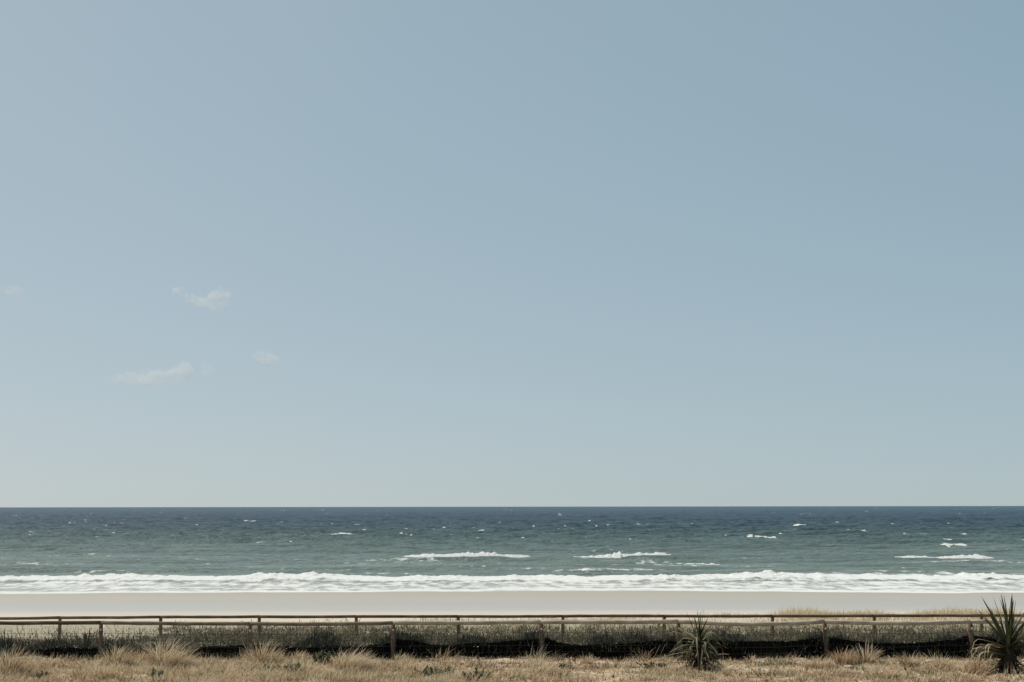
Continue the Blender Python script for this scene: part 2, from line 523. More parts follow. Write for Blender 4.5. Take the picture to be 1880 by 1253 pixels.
def shore_y(x):
    px = CX + np.asarray(x, float) / 108.0 * F_PX
    b = np.interp(px, [0, 350, 600, 900, 1150, 1400, 1700, 1880], [107.2, 108.4, 109.4, 110.6, 110.6, 108.0, 106.6, 105.6])
    return b + 1.7 * noise2(x / 13, 0.3, 21) + 1.2 * noise2(x / 4.5, 4.3, 22) + 0.35 * noise2(x / 1.6, 7.3, 23)


def bore_y(x):
    """line along which the white water stands highest"""
    return 128.5 + 3.2 * noise2(x / 22, 1.7, 31) + 1.2 * noise2(x / 6, 2.2, 32)


def sea_h(x, y):
    x, y = np.asarray(x, float), np.asarray(y, float)
    calm = smooth(112, 150, y)
    far = smooth(150, 320, y)
    fade = 1 - smooth(2500, 7000, y)
    h = calm * (0.26 + 0.42 * far) * fbm(x / 46, y / 15, 41, 3, 0.5) * fade
    h = h + calm * (0.10 + 0.30 * far) * fbm(x / 7 + y / 40, y / 4.2, 45, 4, 0.6) * fade
    h = h + calm * 0.05 * fbm(x / 1.7, y / 1.3, 49, 2) * (1 - smooth(250, 500, y))
    for xa, xb, Yc, a, w in RID:
        m = smooth(xa - 6, xa + 6, x) * (1 - smooth(xb - 6, xb + 6, x))
        yy = y - Yc - 1.5 * noise2(x / 11, Yc, 61)
        h = h + 1.25 * a * m * (0.80 + 0.3 * noise2(x / 7, Yc, 63)) * np.where(yy < 0, np.exp(-(yy / w) ** 2), np.exp(-(yy / (w * 1.7)) ** 2))
    yb = y - bore_y(x)
    bore = np.where(yb < 0, np.exp(-(yb / 7.0) ** 2), np.exp(-(yb / 2.4) ** 2))
    lump = 0.5 + 0.55 * np.abs(fbm(x / 2.2, y / 2.6, 71, 5, 0.65)) + 0.3 * noise2(x / 9, 3.1, 73)
    h = h + 0.42 * bore * lump * (0.75 + 0.75 * np.clip(fbm(x / 9, 8.8, 77, 3), -0.5, 1.0))
    swash = (1 - smooth(108, 126, y))
    h = h + swash * 0.05 * np.abs(fbm(x / 1.6, y / 2.2, 75, 3))
    return h


def foam_f(x, y):
    """how much foam lies on the water, 0..1"""
    yb = y - bore_y(x)
    back = 1 - smooth(0.5, 3.2, yb + 1.5 * fbm(x / 2.5, y / 2.5, 81, 3))
    f = back * np.where(yb < -4.5, 0.60 + 0.24 * fbm(x / 8, y / 2.4, 83, 4, 0.6), 0.98)
    edge = y - shore_y(x)
    f = np.maximum(f, 1.1 * (1 - smooth(0.7, 3.2, edge)))
    f = np.where((edge > 3) & (yb < -5.5), np.minimum(f, 0.58 + 0.30 * fbm(x / 9, y / 2.2, 85, 4)), f)
    # spent foam washing about behind the break, thickest on the right
    behind = (1 - smooth(3, 13, yb)) * smooth(8, 24, x) * (0.45 + 0.5 * fbm(x / 11, y / 3, 91, 4, 0.6))
    f = np.maximum(f, behind)
    drift = (1 - smooth(140, 250, y)) * (0.12 + 0.40 * fbm(x / 24, y / 7, 87, 4, 0.6))
    f = np.maximum(f, drift)
    far = 0.26 * smooth(0.2, 0.9, fbm(x / 60, y / 22, 89, 4)) * (1 - smooth(300, 700, y))
    return np.clip(np.maximum(f, far), 0, 1.2)


ys = [0.0]
rows = list(np.arange(0, 34, 0.24)) + list(34 + np.cumsum(np.linspace(0.28, 1.3, 330))) + []
base = 108 + rows[-1]
yy, st = base, 1.4
tail = []
while yy < 2200:
    yy += st
    st *= 1.012
    tail.append(yy)
while yy < 90000:
    yy *= 1.13
    tail.append(yy)
rowsY = np.concatenate([108 + np.array(rows), np.array(tail)])
core = np.linspace(-0.46, 0.46, 860)
us = np.concatenate([[-30, -8, -3, -1.4, -0.8, -0.6, -0.52], core, [0.52, 0.6, 0.8, 1.4, 3, 8, 30]])
U, YY = np.meshgrid(us, rowsY)
XX = U * YY
near = 1 - smooth(108, 122, YY)
YW = YY + near * (shore_y(XX) - 108)
ZZ = SEA_Z + sea_h(XX, YW)
lead = smooth(0, 2.5, YW - shore_y(XX))
gz = ground_z(XX, YW)
ZZ = np.where(YW < 120, np.maximum(ZZ, gz + 0.015 + 0.05 * lead), ZZ)
ZZ[0] = gz[0] - 0.03
FO = foam_f(XX, YW)
nr, nc = U.shape
faces = grid_faces(nr, nc)
V = np.stack([XX, YW, ZZ], -1).reshape(-1, 3)
FOr = FO.ravel()
surf_mask = ((YW - bore_y(XX)) < 1.6).ravel()[faces].all(1)


def sub_mesh(name, fsel):
    idx, inv = np.unique(fsel.ravel(), return_inverse=True)
    me = mesh_np(name, V[idx], inv.reshape(-1, 4), None, True)
    attr(me, 'foam', FOr[idx])
    return me


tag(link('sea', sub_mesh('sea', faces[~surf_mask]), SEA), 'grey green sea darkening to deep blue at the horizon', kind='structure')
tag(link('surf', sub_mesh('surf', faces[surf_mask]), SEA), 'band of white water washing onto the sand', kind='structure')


def foam_strip(name, x0, x1, py, thick, depth, seed, n=150, rise=None):
    rag = 0.22 if seed == 101 else 0.6
    low = 0.22 if seed < 105 else -0.2
    """lumpy white water sitting along a breaking crest"""
    d = ray((x0 + x1) / 2, py)
    Yc = SEA_Z / d.z
    t = np.linspace(0, 1, n)
    px = x0 + (x1 - x0) * t
    xs = np.array([ray(p, py).x * Yc for p in px])
    yc = Yc + 1.5 * noise2(xs / 11, Yc, 61)
    env = np.minimum(1, np.minimum(t, 1 - t) * 7) ** 0.8 * np.clip(0.8 + rag * fbm(xs / 3.5, 0.5, seed, 5, 0.7) * (1.0 if seed < 105 else 1.8), low, 1.6)
    if rise is not None:
        env = env * rise(t)
    cross = np.array([1.4, 0.7, 0.25, 0.0, -0.3, -0.7, -1.1, -1.5]) * depth
    lift_ = np.array([-0.25, 0.25, 0.85, 1.0, 0.9, 0.6, 0.25, -0.25])
    Xg, Cg = np.meshgrid(xs, cross)
    Yg = yc[None, :] + Cg * (0.4 + 0.6 * env[None, :])
    Lg = lift_[:, None] * env[None, :] * thick * (0.75 + 0.7 * np.abs(fbm(Xg / 0.9, Yg / 0.8 + 3, seed + 9, 3, 0.6)))
    Lg = np.where(env[None, :] < 0.05, -0.15, Lg)
    Zg = SEA_Z + sea_h(Xg, Yg) + Lg - 0.02
    return mesh_np(name, np.stack([Xg, Yg, Zg], -1), grid_faces(len(cross), n), None, True)


WAVES = [
    (735, 975, 1029, 0.30, 1.0, 101, None, 'flat white breaking wave crest in mid water, left of the peaked one'),
    (1050, 1240, 1029, 0.42, 1.1, 102, lambda t: 0.55 + 0.7 * np.exp(-((t - 0.48) / 0.16) ** 2) + 0.15 * t, 'peaked white breaking wave with splashing crest in mid water right of centre'),
    (1225, 1335, 1033, 0.12, 1.0, 103, None, 'thin faint foam line trailing right of the peaked breaking wave'),
    (1640, 1825, 1029, 0.20, 1.0, 104, lambda t: 0.35 + 0.9 * t, 'thin white breaking wave near the right edge above the surf'),
    (608, 680, 985, 0.20, 1.5, 105, None, 'narrow broken white crest on a dark far swell left of centre'),
    (722, 750, 985, 0.3, 1.8, 106, None, 'short bright white crest at the end of the dark far swell'),
    (1370, 1425, 991, 0.13, 1.5, 107, None, 'small white crest on a far swell right of centre'),
    (1725, 1775, 1008, 0.13, 1.4, 108, None, 'short white crest topping the green swell at right'),
    (1455, 1490, 966, 0.25, 2.5, 109, None, 'bright small whitecap far out right of centre'),
    (1735, 1756, 992, 0.2, 2.0, 110, None, 'tiny bright whitecap above the green swell at right'),
    (448, 470, 958, 0.35, 3.0, 111, None, 'bright whitecap far out on the left of the blue water'),
]
for x0, x1, py, th, dp, sd, rise, lab in WAVES:
    o = link('breaking_wave', foam_strip('breaking_wave', x0, x1, py, th, dp, sd, max(24, int((x1 - x0) * 0.7)), rise), FOAM)
    tag(o, lab, 'wave', 'white crests breaking out at sea')

# small whitecaps out on the blue water, too many to count
mb_v, mb_q = [], []
cv = 0
for k in range(1050):
    p = 2.5 + 62 * rng.random() ** 1.25
    Yc = -SEA_Z * F_PX / p
    xc = (rng.random() - 0.5) * 0.92 * Yc
    if noise2(xc / (0.04 * Yc + 30), p / 9, 203) < 0.05:
        continue
    mpx = Yc / F_PX
    w = min(5.0, (0.4 + 1.6 * rng.random() ** 3) * (0.5 + Yc / 1100.0)) + 0.9 * mpx
    h = (0.04 + 0.10 * rng.random()) + 0.45 * mpx * rng.random()
    n = 8
    t = np.linspace(0, 1, n)
    env = np.sin(np.pi * t) ** 0.6 * (0.5 + rng.random(n) * 0.8)
    xs = xc + (t - 0.5) * w
    cross = np.array([0.5, 0.05, -0.45]) * (0.7 + 0.3 * w)
    Xg, Cg = np.meshgrid(xs, cross)
    Yg = Yc + Cg
    Zg = SEA_Z + sea_h(Xg, Yg) + np.array([-0.15, 1.0, -0.1])[:, None] * env[None, :] * h
    mb_v.append(np.stack([Xg, Yg, Zg], -1).reshape(-1, 3))
    mb_q.append(grid_faces(3, n) + cv)
    cv += 3 * n
me = mesh_np('whitecaps', np.concatenate(mb_v), np.concatenate(mb_q), None, True)
tag(link('whitecaps', me, FOAM), 'countless tiny white flecks of foam scattered over the far blue water', kind='stuff')


# ------------------------------------------------------------------ clouds
def cloud_mat(name, dens, scale, cut):
    m, n, l = new_mat(name)
    g = n.new('ShaderNodeTexCoord')
    t = nz(n, l, g.outputs['Object'], scale, 8, 0.68)
    t2 = nz(n, l, g.outputs['Object'], scale * 0.35, 3, 0.5)
    f = math_node(n, l, 'ADD', math_node(n, l, 'MULTIPLY', t.outputs[0], 0.6), math_node(n, l, 'MULTIPLY', t2.outputs[0], 0.4))
    d = maprange(n, l, f, cut, cut + 0.26, 0.0, dens)
    v = n.new('ShaderNodeVolumePrincipled')
    v.inputs['Color'].default_value = (0.99, 0.985, 0.97, 1)
    v.inputs['Anisotropy'].default_value = 0.15
    l.new(d, v.inputs['Density'])
    o = n.new('ShaderNodeOutputMaterial'); l.new(v.outputs[0], o.inputs['Volume'])
    return m


CLOUD_Y = 5200.0


def cloud(label, blobs, dens, scale=0.02, cut=0.42):
    """blobs: px, py, half width px, half height px; puffs merged into one closed skin"""
    s = CLOUD_Y / F_PX
    cxp = sum(b[0] for b in blobs) / len(blobs)
    cyp = sum(b[1] for b in blobs) / len(blobs)
    org = at(cxp, cyp, CLOUD_Y)
    import bmesh
    bm = bmesh.new()
    for (px, py, rx, ry) in blobs:
        c = at(px, py, CLOUD_Y) - org
        r = bmesh.ops.create_icosphere(bm, subdivisions=3, radius=1.25)
        sd = random.randint(0, 999)
        for v in r['verts']:
            nn = 1 + 0.35 * float(fbm(v.co.x * 1.7 + sd, v.co.z * 1.7 + v.co.y * 1.3, sd, 3))
            v.co = Vector((v.co.x * rx * s * nn + c.x, v.co.y * min(rx, ry * 1.6) * s * nn + c.y, v.co.z * ry * s * nn + c.z))
    me = bpy.data.meshes.new('cloud')
    bm.to_mesh(me)
    bm.free()
    o = link('cloud', me, cloud_mat('thin_cloud', dens, scale, cut))
    o.location = org
    rm = o.modifiers.new('skin', 'REMESH')
    rm.mode, rm.voxel_size = 'VOXEL', 3.0 * s
    tag(o, label, 'cloud', 'small thin clouds low in the sky')
    return o


cloud('brightest small cloud, a ragged white puff with a streak trailing up to its left',
      [(334, 536, 16, 8), (352, 548, 14, 8), (372, 554, 16, 10), (400, 550, 18, 15), (408, 539, 12, 10), (396, 568, 11, 11), (420, 550, 8, 11)], 0.045, 0.045, 0.475)
cloud('longest cloud, a flat pale streak low on the left below the white puff',
      [(215, 698, 24, 8), (245, 695, 32, 12), (280, 694, 34, 13), (315, 692, 28, 12), (336, 680, 16, 15)], 0.026, 0.03, 0.455)
cloud('faint tiny cloud wisp just right of the long flat streak', [(380, 678, 12, 13), (388, 684, 9, 9)], 0.018, 0.045, 0.43)
cloud('small slanting oval cloud, rightmost of the little clouds', [(480, 654, 14, 9), (494, 661, 16, 9), (506, 667, 10, 6)], 0.030, 0.045, 0.43)
cloud('barely visible cloud wisp at the left edge of the sky', [(20, 532, 14, 8), (32, 536, 12, 7)], 0.018, 0.045, 0.43)


# ------------------------------------------------------------------ blades of grass and leaves
def blades(pos, length, width, az, lean, curve, tint, name, segs=2, root=0.0):
    """one mesh of bent tapering blades; all arguments are arrays"""
    N = len(length)
    pos = np.asarray(pos, float)
    d = np.stack([np.cos(az), np.sin(az)], -1)
    facing = az + np.pi / 2 + rng.normal(0, 0.6, N)
    sd = np.stack([np.cos(facing), np.sin(facing)], -1)
    lev = np.linspace(0, 1, segs + 1)
    P = np.zeros((N, segs + 1, 3))
    P[:, 0] = pos
    for k in range(1, segs + 1):
        a = lean + curve * (lev[k - 1] + lev[k]) / 2
        stp = length / segs
        P[:, k, 0] = P[:, k - 1, 0] + d[:, 0] * np.sin(a) * stp
        P[:, k, 1] = P[:, k - 1, 1] + d[:, 1] * np.sin(a) * stp
        P[:, k, 2] = P[:, k - 1, 2] + np.cos(a) * stp
    nv = 2 * segs + 1
    Vv = np.zeros((N, nv, 3))
    for k in range(segs):
        w = width * (1 - 0.55 * lev[k]) / 2
        Vv[:, 2 * k, :2] = P[:, k, :2] - sd * w[:, None]
        Vv[:, 2 * k + 1, :2] = P[:, k, :2] + sd * w[:, None]
        Vv[:, 2 * k, 2] = Vv[:, 2 * k + 1, 2] = P[:, k, 2]
    Vv[:, nv - 1] = P[:, segs]
    o = np.arange(N)[:, None] * nv
    q = [np.stack([o + 2 * k, o + 2 * k + 1, o + 2 * k + 3, o + 2 * k + 2], -1).reshape(-1, 4) for k in range(segs - 1)]
    t = np.stack([o + nv - 3, o + nv - 2, o + nv - 1], -1).reshape(-1, 3)
    me = mesh_np(name, Vv, np.concatenate(q) if q else None, t)
    up = np.append(np.repeat(lev[:segs], 2), 1.0)          # brown bases and pale tips, also painting root shade into the blades
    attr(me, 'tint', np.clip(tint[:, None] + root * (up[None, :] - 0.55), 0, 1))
    return me


def field(N, y0, y1, xmargin=1.12):
    """random ground points seen by the camera between two depths"""
    y = np.sqrt(rng.random(N) * (y1 * y1 - y0 * y0) + y0 * y0)
    x = (rng.random(N) - 0.5) * 2 * (940 / F_PX * xmargin * y + 0.8)
    return x, y


PLANT_SPOTS = []      # (x, y, radius) kept clear of the mat grass


# dry mat grass in the foreground
x, y = field(210000, 23.6, 29.5)
pxx = CX + x / y * F_PX
left_w = 1 - smooth(620, 1000, pxx)
dens = 0.60 + 1.1 * fbm(x / 1.1, y / 0.8, 301, 5, 0.65) + 0.5 * left_w
row = smooth(29.25, 27.9, y)                       # thins out towards the fence on the right
dens = dens - 0.22 * smooth(900, 1050, pxx)
dens = dens * (0.30 + 0.70 * row) * (1 - 0.6 * smooth(1350, 1600, pxx) * (1 - 0.5 * smooth(26.6, 25.6, y)))
dens = dens - 0.55 * smooth(690, 790, pxx) * (1 - smooth(1050, 1180, pxx)) * smooth(26.9, 28.4, y)
keep = rng.random(len(x)) < np.clip(dens, 0, 1)
x, y = x[keep], y[keep]
N = len(x)
patch = fbm(x / 0.8, y / 0.8, 311, 3)
L = (0.07 + 0.12 * rng.random(N)) * (1 + 0.95 * np.clip(patch, -0.7, 1.1)) * (1 - 0.3 * smooth(900, 1300, CX + x / y * F_PX))
az = rng.normal(0.15, 1.5, N)
tint = np.clip(0.5 + 0.2 * patch + 0.25 * fbm(x / 2.1, y / 1.2, 317, 3) + rng.normal(0, 0.27, N), 0, 1)
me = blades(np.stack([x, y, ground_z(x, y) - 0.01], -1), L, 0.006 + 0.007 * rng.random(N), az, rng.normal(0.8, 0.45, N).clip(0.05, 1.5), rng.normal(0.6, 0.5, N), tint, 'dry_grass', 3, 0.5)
tag(link('dry_grass', me, STRAW), 'dry straw coloured grass matting the ground before the fence', kind='stuff')

# shaggy clumps heaped all over the mat
NC = 520
cx_, cy_ = field(NC, 24.2, 29.0)
cp = CX + cx_ / cy_ * F_PX
ok = rng.random(NC) < np.where(cp < 700, 1.0, 0.3) * np.where(cy_ > 28.2, 0.5, 1.0)
cx_, cy_ = cx_[ok], cy_[ok]
NC = len(cx_)
NB = 70
size = np.repeat(0.7 + 1.3 * rng.random(NC) ** 2, NB)
x = np.repeat(cx_, NB) + rng.normal(0, 0.07, NC * NB) * size
y = np.repeat(cy_, NB) + rng.normal(0, 0.06, NC * NB) * size
out = np.arctan2(y - np.repeat(cy_, NB), x - np.repeat(cx_, NB))
dx = 0.45 * np.cos(out) + np.repeat(rng.normal(0.30, 0.25, NC), NB) + rng.normal(0, 0.25, NC * NB)
dy = 0.45 * np.sin(out) + np.repeat(rng.normal(0, 0.2, NC), NB) + rng.normal(0, 0.25, NC * NB)
N = NC * NB
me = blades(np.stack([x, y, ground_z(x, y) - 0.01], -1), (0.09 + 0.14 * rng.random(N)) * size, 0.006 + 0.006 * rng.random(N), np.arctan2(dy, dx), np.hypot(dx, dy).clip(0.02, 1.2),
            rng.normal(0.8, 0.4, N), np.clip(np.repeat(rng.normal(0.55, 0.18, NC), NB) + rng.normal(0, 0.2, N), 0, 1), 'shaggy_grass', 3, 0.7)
tag(link('shaggy_grass', me, STRAW), 'shaggy little heaps of straw coloured grass all over the foreground', kind='stuff')

# greenish blades mixed in
x, y = field(60000, 23.6, 28.9)
g = fbm(x / 0.9, y / 0.55, 331, 4)
keep = rng.random(len(x)) < np.clip((g - 0.18) * 1.6, 0, 0.8)
x, y = x[keep], y[keep]
N = len(x)
me = blades(np.stack([x, y, ground_z(x, y) - 0.01], -1), 0.06 + 0.10 * rng.random(N), 0.010 + 0.012 * rng.random(N), rng.random(N) * 6.28,
            rng.normal(0.6, 0.35, N).clip(0.1, 1.4), rng.normal(0.5, 0.4, N), np.clip(rng.normal(0.62, 0.28, N), 0, 1), 'green_ground_cover')
tag(link('green_ground_cover', me, GREENWEED), 'sparse olive green ground cover growing through the dry grass', kind='stuff')

# fallen leaves and litter
x, y = field(90000, 24.0, 29.25)
pxx = CX + x / y * F_PX
w = 0.10 + 0.5 * smooth(660, 760, pxx) * (1 - smooth(1080, 1230, pxx)) * smooth(26.4, 27.6, y) + 0.25 * smooth(28.0, 29.0, y) + 0.2 * smooth(1200, 1300, pxx)
keep = rng.random(len(x)) < w * np.clip(0.7 + fbm(x / 0.7, y / 0.5, 341, 3), 0, 1.3)
x, y = x[keep], y[keep]
N = len(x)
me = blades(np.stack([x, y, ground_z(x, y) + 0.004], -1), 0.03 + 0.06 * rng.random(N), 0.012 + 0.024 * rng.random(N), rng.random(N) * 6.28,
            rng.normal(1.1, 0.4, N), rng.normal(0.1, 0.3, N), np.clip(rng.normal(0.5, 0.25, N), 0, 1), 'leaf_litter')
tag(link('leaf_litter', me, LITTER), 'reddish brown dead leaves littering the sand in front of the fence', kind='stuff')

# scrub between the two fences and just beyond the far one
x, y = field(230000, 30.2, 46.5)
pxx = CX + x / y * F_PX
c = fbm(x / 1.3, y / 1.2, 351, 4)
bare = (1 - smooth(230, 420, pxx + 60 * c)) * smooth(37, 39, y)
track = np.exp(-((y - 43.6 - 0.5 * noise2(x / 3, 0.5, 353)) / 0.5) ** 2) * smooth(740, 800, pxx) * (1 - smooth(850, 950, pxx))
keep = rng.random(len(x)) < np.clip(0.85 + 0.8 * c, 0.12, 1) * (1 - 0.95 * bare) * (1 - 0.9 * track) * (1 - 0.45 * smooth(700, 1000, pxx) * smooth(43.5, 45.5, y))
x, y, c = x[keep], y[keep], c[keep]
N = len(x)
tuftn = fbm(x / 0.5, y / 0.5, 357, 3)
L = (0.05 + 0.11 * rng.random(N)) * (1 + 0.8 * np.clip(tuftn, -0.6, 0.9))
zup = rng.random(N) * 0.26 * np.clip(0.25 + 0.7 * c + 0.8 * tuftn, 0, 1.1)
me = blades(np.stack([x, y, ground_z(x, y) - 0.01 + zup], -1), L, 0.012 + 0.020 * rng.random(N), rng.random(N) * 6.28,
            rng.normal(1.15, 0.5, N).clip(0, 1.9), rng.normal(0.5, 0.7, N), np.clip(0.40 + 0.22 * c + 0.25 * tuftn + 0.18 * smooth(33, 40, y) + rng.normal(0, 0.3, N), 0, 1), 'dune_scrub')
tag(link('dune_scrub', me, SCRUB), 'low grey green scrub covering the slope between the two fences', kind='stuff')

# tangle close behind the near fence, its deep shade put into the leaf colour
x, y = field(90000, 29.16, 30.9)
pxx = CX + x / y * F_PX
bump = 0.0
for bx, bw, bh in ((20, 40, 0.2), (115, 45, 0.16), (215, 30, 0.14), (245, 20, 0.12), (598, 32, 0.19), (735, 40, 0.2), (768, 22, 0.14), (868, 40, 0.18), (930, 30, 0.12), (980, 28, 0.22),
                   (1105, 28, 0.18), (1165, 34, 0.2), (1225, 26, 0.16), (1318, 26, 0.22), (1345, 20, 0.16), (1490, 34, 0.18), (1530, 30, 0.15), (1605, 40, 0.1), (1725, 30, 0.14), (1768, 20, 0.18), (1815, 26, 0.2)):
    bump = np.maximum(bump, (1.25 if bx > 260 else 0.8) * bh * np.exp(-((pxx - bx) / bw) ** 2))
keep = rng.random(len(x)) < np.clip(0.15 + 5 * bump, 0, 1) * np.where(pxx < 330, 0.6, 0.8) * np.where(y < 29.45, 0.35, 1.0)
x, y, bump = x[keep], y[keep], bump[keep]
N = len(x)
z = ground_z(x, y) + rng.random(N) * (0.12 + bump * 1.15)
me = blades(np.stack([x, y, z], -1), 0.06 + 0.12 * rng.random(N), 0.010 + 0.014 * rng.random(N), rng.random(N) * 6.28, rng.normal(0.7, 0.5, N), rng.normal(0.5, 0.5, N),
            np.clip(rng.normal(0.5, 0.3, N), 0, 1), 'shaded_undergrowth')
tag(link('shaded_undergrowth', me, SHADED_SCRUB), 'tangled undergrowth, nearly black with painted shade, hugging the foot of the netted fence', kind='stuff')

# golden grass on the low dune beyond the far fence
x, y = field(170000, 42.4, 53.0)
pxx = CX + x / y * F_PX
c = fbm(x / 2.2, y / 1.6, 361, 4)
w = 0.62 * smooth(1370, 1530, pxx + 70 * c) * smooth(46.8, 49.0, y) * (1 - smooth(51.2, 52.8, y + 0.7 * c)) * np.clip(0.8 + 0.9 * c, 0.25, 1.3)
gap = np.exp(-((pxx - 1640) / 26) ** 2)
w = w * (1 - 0.6 * gap)
w2 = 0.16 * smooth(740, 850, pxx + 60 * c) * np.clip(0.7 + 1.2 * c, 0, 1.5)
w3 = 0.32 * np.exp(-((pxx - 1150) / 110) ** 2) * smooth(49.5, 51.5, y) * np.clip(0.5 + 1.6 * c, 0, 1.4)
w4 = 0.10 * smooth(300, 420, pxx) * (1 - smooth(47, 48.5, y)) + 0.18 * smooth(1240, 1330, pxx) * smooth(49.5, 51.0, y)
keep = rng.random(len(x)) < np.clip(np.maximum(np.maximum(w, w2), w3) + w4, 0, 1) * np.where(y < 46.2, 0.35, 1.0)
tall = smooth(0.02, 0.45, w[keep]) * (0.45 + 0.75 * rng.random(int(keep.sum())) ** 2)
x, y, c = x[keep], y[keep], c[keep]
N = len(x)
me = blades(np.stack([x, y, ground_z(x, y) - 0.01], -1), (0.10 + 0.10 * rng.random(N)) * (1 + 0.9 * tall) * (1 + 0.4 * np.clip(c, -0.6, 1)), 0.012 + 0.012 * rng.random(N),
            rng.normal(0.2, 1.2, N), rng.normal(0.3, 0.25, N).clip(0, 1.2), rng.normal(0.4, 0.35, N), np.clip(0.55 + 0.15 * c + rng.normal(0, 0.22, N), 0, 1), 'golden_beach_grass')
tag(link('golden_beach_grass', me, BEACHGRASS), 'golden dry beach grass on the low dune beyond the far fence', kind='stuff')


# ------------------------------------------------------------------ distinct tufts of grass
def tuft(label, px, py, wpx, hpx, n=220, lean=0.35, material=STRAW, tint=0.55, fan=0.55, group='dry grass tufts in front of the fence', name='grass_tuft', cat='grass tuft', width=0.009, curve=0.7):
    c = ground_hit(px, py)
    s = c.y / F_PX
    rad, h = wpx * s * 0.30, hpx * s
    a = rng.random(n) * 6.283
    r = rad * np.sqrt(rng.random(n))
    bx, by = np.cos(a) * r, np.sin(a) * r * 0.7
    out = np.arctan2(by, bx)
    d = np.stack([np.cos(out) * fan * (r / rad) + lean + rng.normal(0, 0.22, n), np.sin(out) * fan * (r / rad) + rng.normal(0, 0.28, n)], -1)
    az = np.arctan2(d[:, 1], d[:, 0])
    ln = np.hypot(d[:, 0], d[:, 1]).clip(0.02, 1.2)
    L = h * (0.55 + 0.65 * rng.random(n)) * (1.05 - 0.3 * r / rad) * 1.12
    z = ground_z(c.x + bx, c.y + by) - c.z - 0.015
    me = blades(np.stack([bx, by, z], -1), L, width * (0.7 + 0.8 * rng.random(n)), az, ln * 0.8, rng.normal(curve, 0.35, n), np.clip(rng.normal(tint, 0.2, n), 0, 1), name, 4, 0.7)
    o = link(name, me, material)
    o.location = c
    tag(o, label, cat, group)
    return o


tuft('tall shaggy straw tuft at the bottom left corner', 22, 1240, 90, 52, 420, 0.30, STRAW, 0.5)
tuft('low straw tuft between the corner tuft and the first fence post', 96, 1225, 60, 26, 160, 0.5, STRAW, 0.62)
tuft('upright reddish straw tuft just right of the first fence post from the left', 214, 1222, 66, 42, 320, 0.16, STRAW, 0.5)
tuft('arching dark centred straw tuft beside the largest tuft, on its left', 262, 1216, 60, 30, 200, 0.7, STRAW, 0.4, 0.9)
tuft('largest wind bent straw tuft, leaning right under the netted fence', 306, 1224, 92, 58, 560, 0.45, STRAW, 0.62, 0.75)
tuft('bushy straw tuft at the foot of the second fence post from the left', 482, 1218, 66, 46, 320, 0.22, STRAW, 0.55, 0.75)
tuft('small right leaning straw tuft between the second and third posts', 549, 1213, 30, 24, 130, 0.55, STRAW, 0.62, 0.5)
tuft('broad straw tuft sweeping right, left of the third fence post', 640, 1232, 84, 50, 420, 0.48, STRAW, 0.66, 0.55)
tuft('small wispy tuft right of the third fence post', 733, 1215, 30, 22, 110, 0.5, STRAW, 0.55, 0.4)
tuft('tiny upright tuft between the fourth post and the spiky plant', 1077, 1219, 34, 20, 100, 0.05, STRAW, 0.55, 0.7)
tuft('reddish brown bristly tuft right of the sixth fence post', 1549, 1220, 50, 32, 280, 0.02, STRAW_RED, 0.55, 0.6)
tuft('spiky straw tuft fanning upward, next to the reddish tuft', 1589, 1217, 44, 38, 150, 0.05, STRAW, 0.6, 0.95, width=0.011, curve=0.35)
tuft('short fanned tuft on bare sand left of the seventh fence post', 1668, 1220, 56, 26, 190, 0.05, STRAW, 0.5, 0.9)
tuft('flattened brown tuft on the sand in front of the sixth post', 1503, 1228, 70, 26, 260, 0.1, STRAW, 0.48, 0.9)
tuft('rounded straw tuft left of the big spiky plant', 1733, 1226, 46, 26, 200, 0.05, STRAW, 0.55, 0.8)
tuft('reddish tuft under the drooping leaves of the big spiky plant', 1796, 1238, 80, 34, 260, 0.05, STRAW_RED, 0.62, 0.35)
tuft('small pointed tuft just right of the middle spiky plant', 1380, 1218, 22, 20, 70, 0.0, STRAW, 0.6, 0.7)
tuft('low straw tuft at the bottom edge left of centre', 505, 1247, 90, 26, 300, 0.4, STRAW, 0.6, 0.8)
tuft('low brown tuft at the bottom edge near the left corner', 190, 1244, 70, 24, 260, 0.2, STRAW, 0.42, 0.8)
tuft('low tuft at the bottom edge right of the sixth post', 1620, 1244, 90, 26, 280, 0.1, STRAW, 0.55, 0.9)


# ------------------------------------------------------------------ green weeds
def weed(label, px, py, wpx, hpx, n, tint=0.5):
    c = ground_hit(px, py)
    s = c.y / F_PX
    w, h = wpx * s / 2, hpx * s
    root = empty('leafy_weed', c)
    tag(root, label, 'weed', 'green leafy weeds in the dry grass')
    n = int(n * 1.6)
    tips = []
    for k in range(max(4, n // 14)):
        a, rr = random.random() * 6.28, w * math.sqrt(random.random())
        p = Vector((math.cos(a) * rr, math.sin(a) * rr * 0.7, h * random.uniform(0.45, 1.0) * (1 - 0.4 * rr / w)))
        b = Vector((p.x * 0.55, p.y * 0.55, -0.01))
        st = MB()
        st.tube([b, b.lerp(p, 0.5) + Vector((0, 0, 0.02)), p], [0.004, 0.003, 0.002], 4)
        st.build('stem', TWIG, root)
        tips.append((b, p))
    idx = rng.integers(0, len(tips), n)
    f = rng.random(n) * 0.75 + 0.25
    pos = np.array([tips[i][0].lerp(tips[i][1], ff) for i, ff in zip(idx, f)])
    me = blades(pos, 0.04 + 0.05 * rng.random(n), 0.03 + 0.025 * rng.random(n), rng.random(n) * 6.28, rng.normal(0.9, 0.3, n), rng.normal(0.4, 0.3, n), np.clip(rng.normal(tint, 0.25, n), 0, 1), 'leaves', 2)
    link('leaves', me, GREENWEED, root)


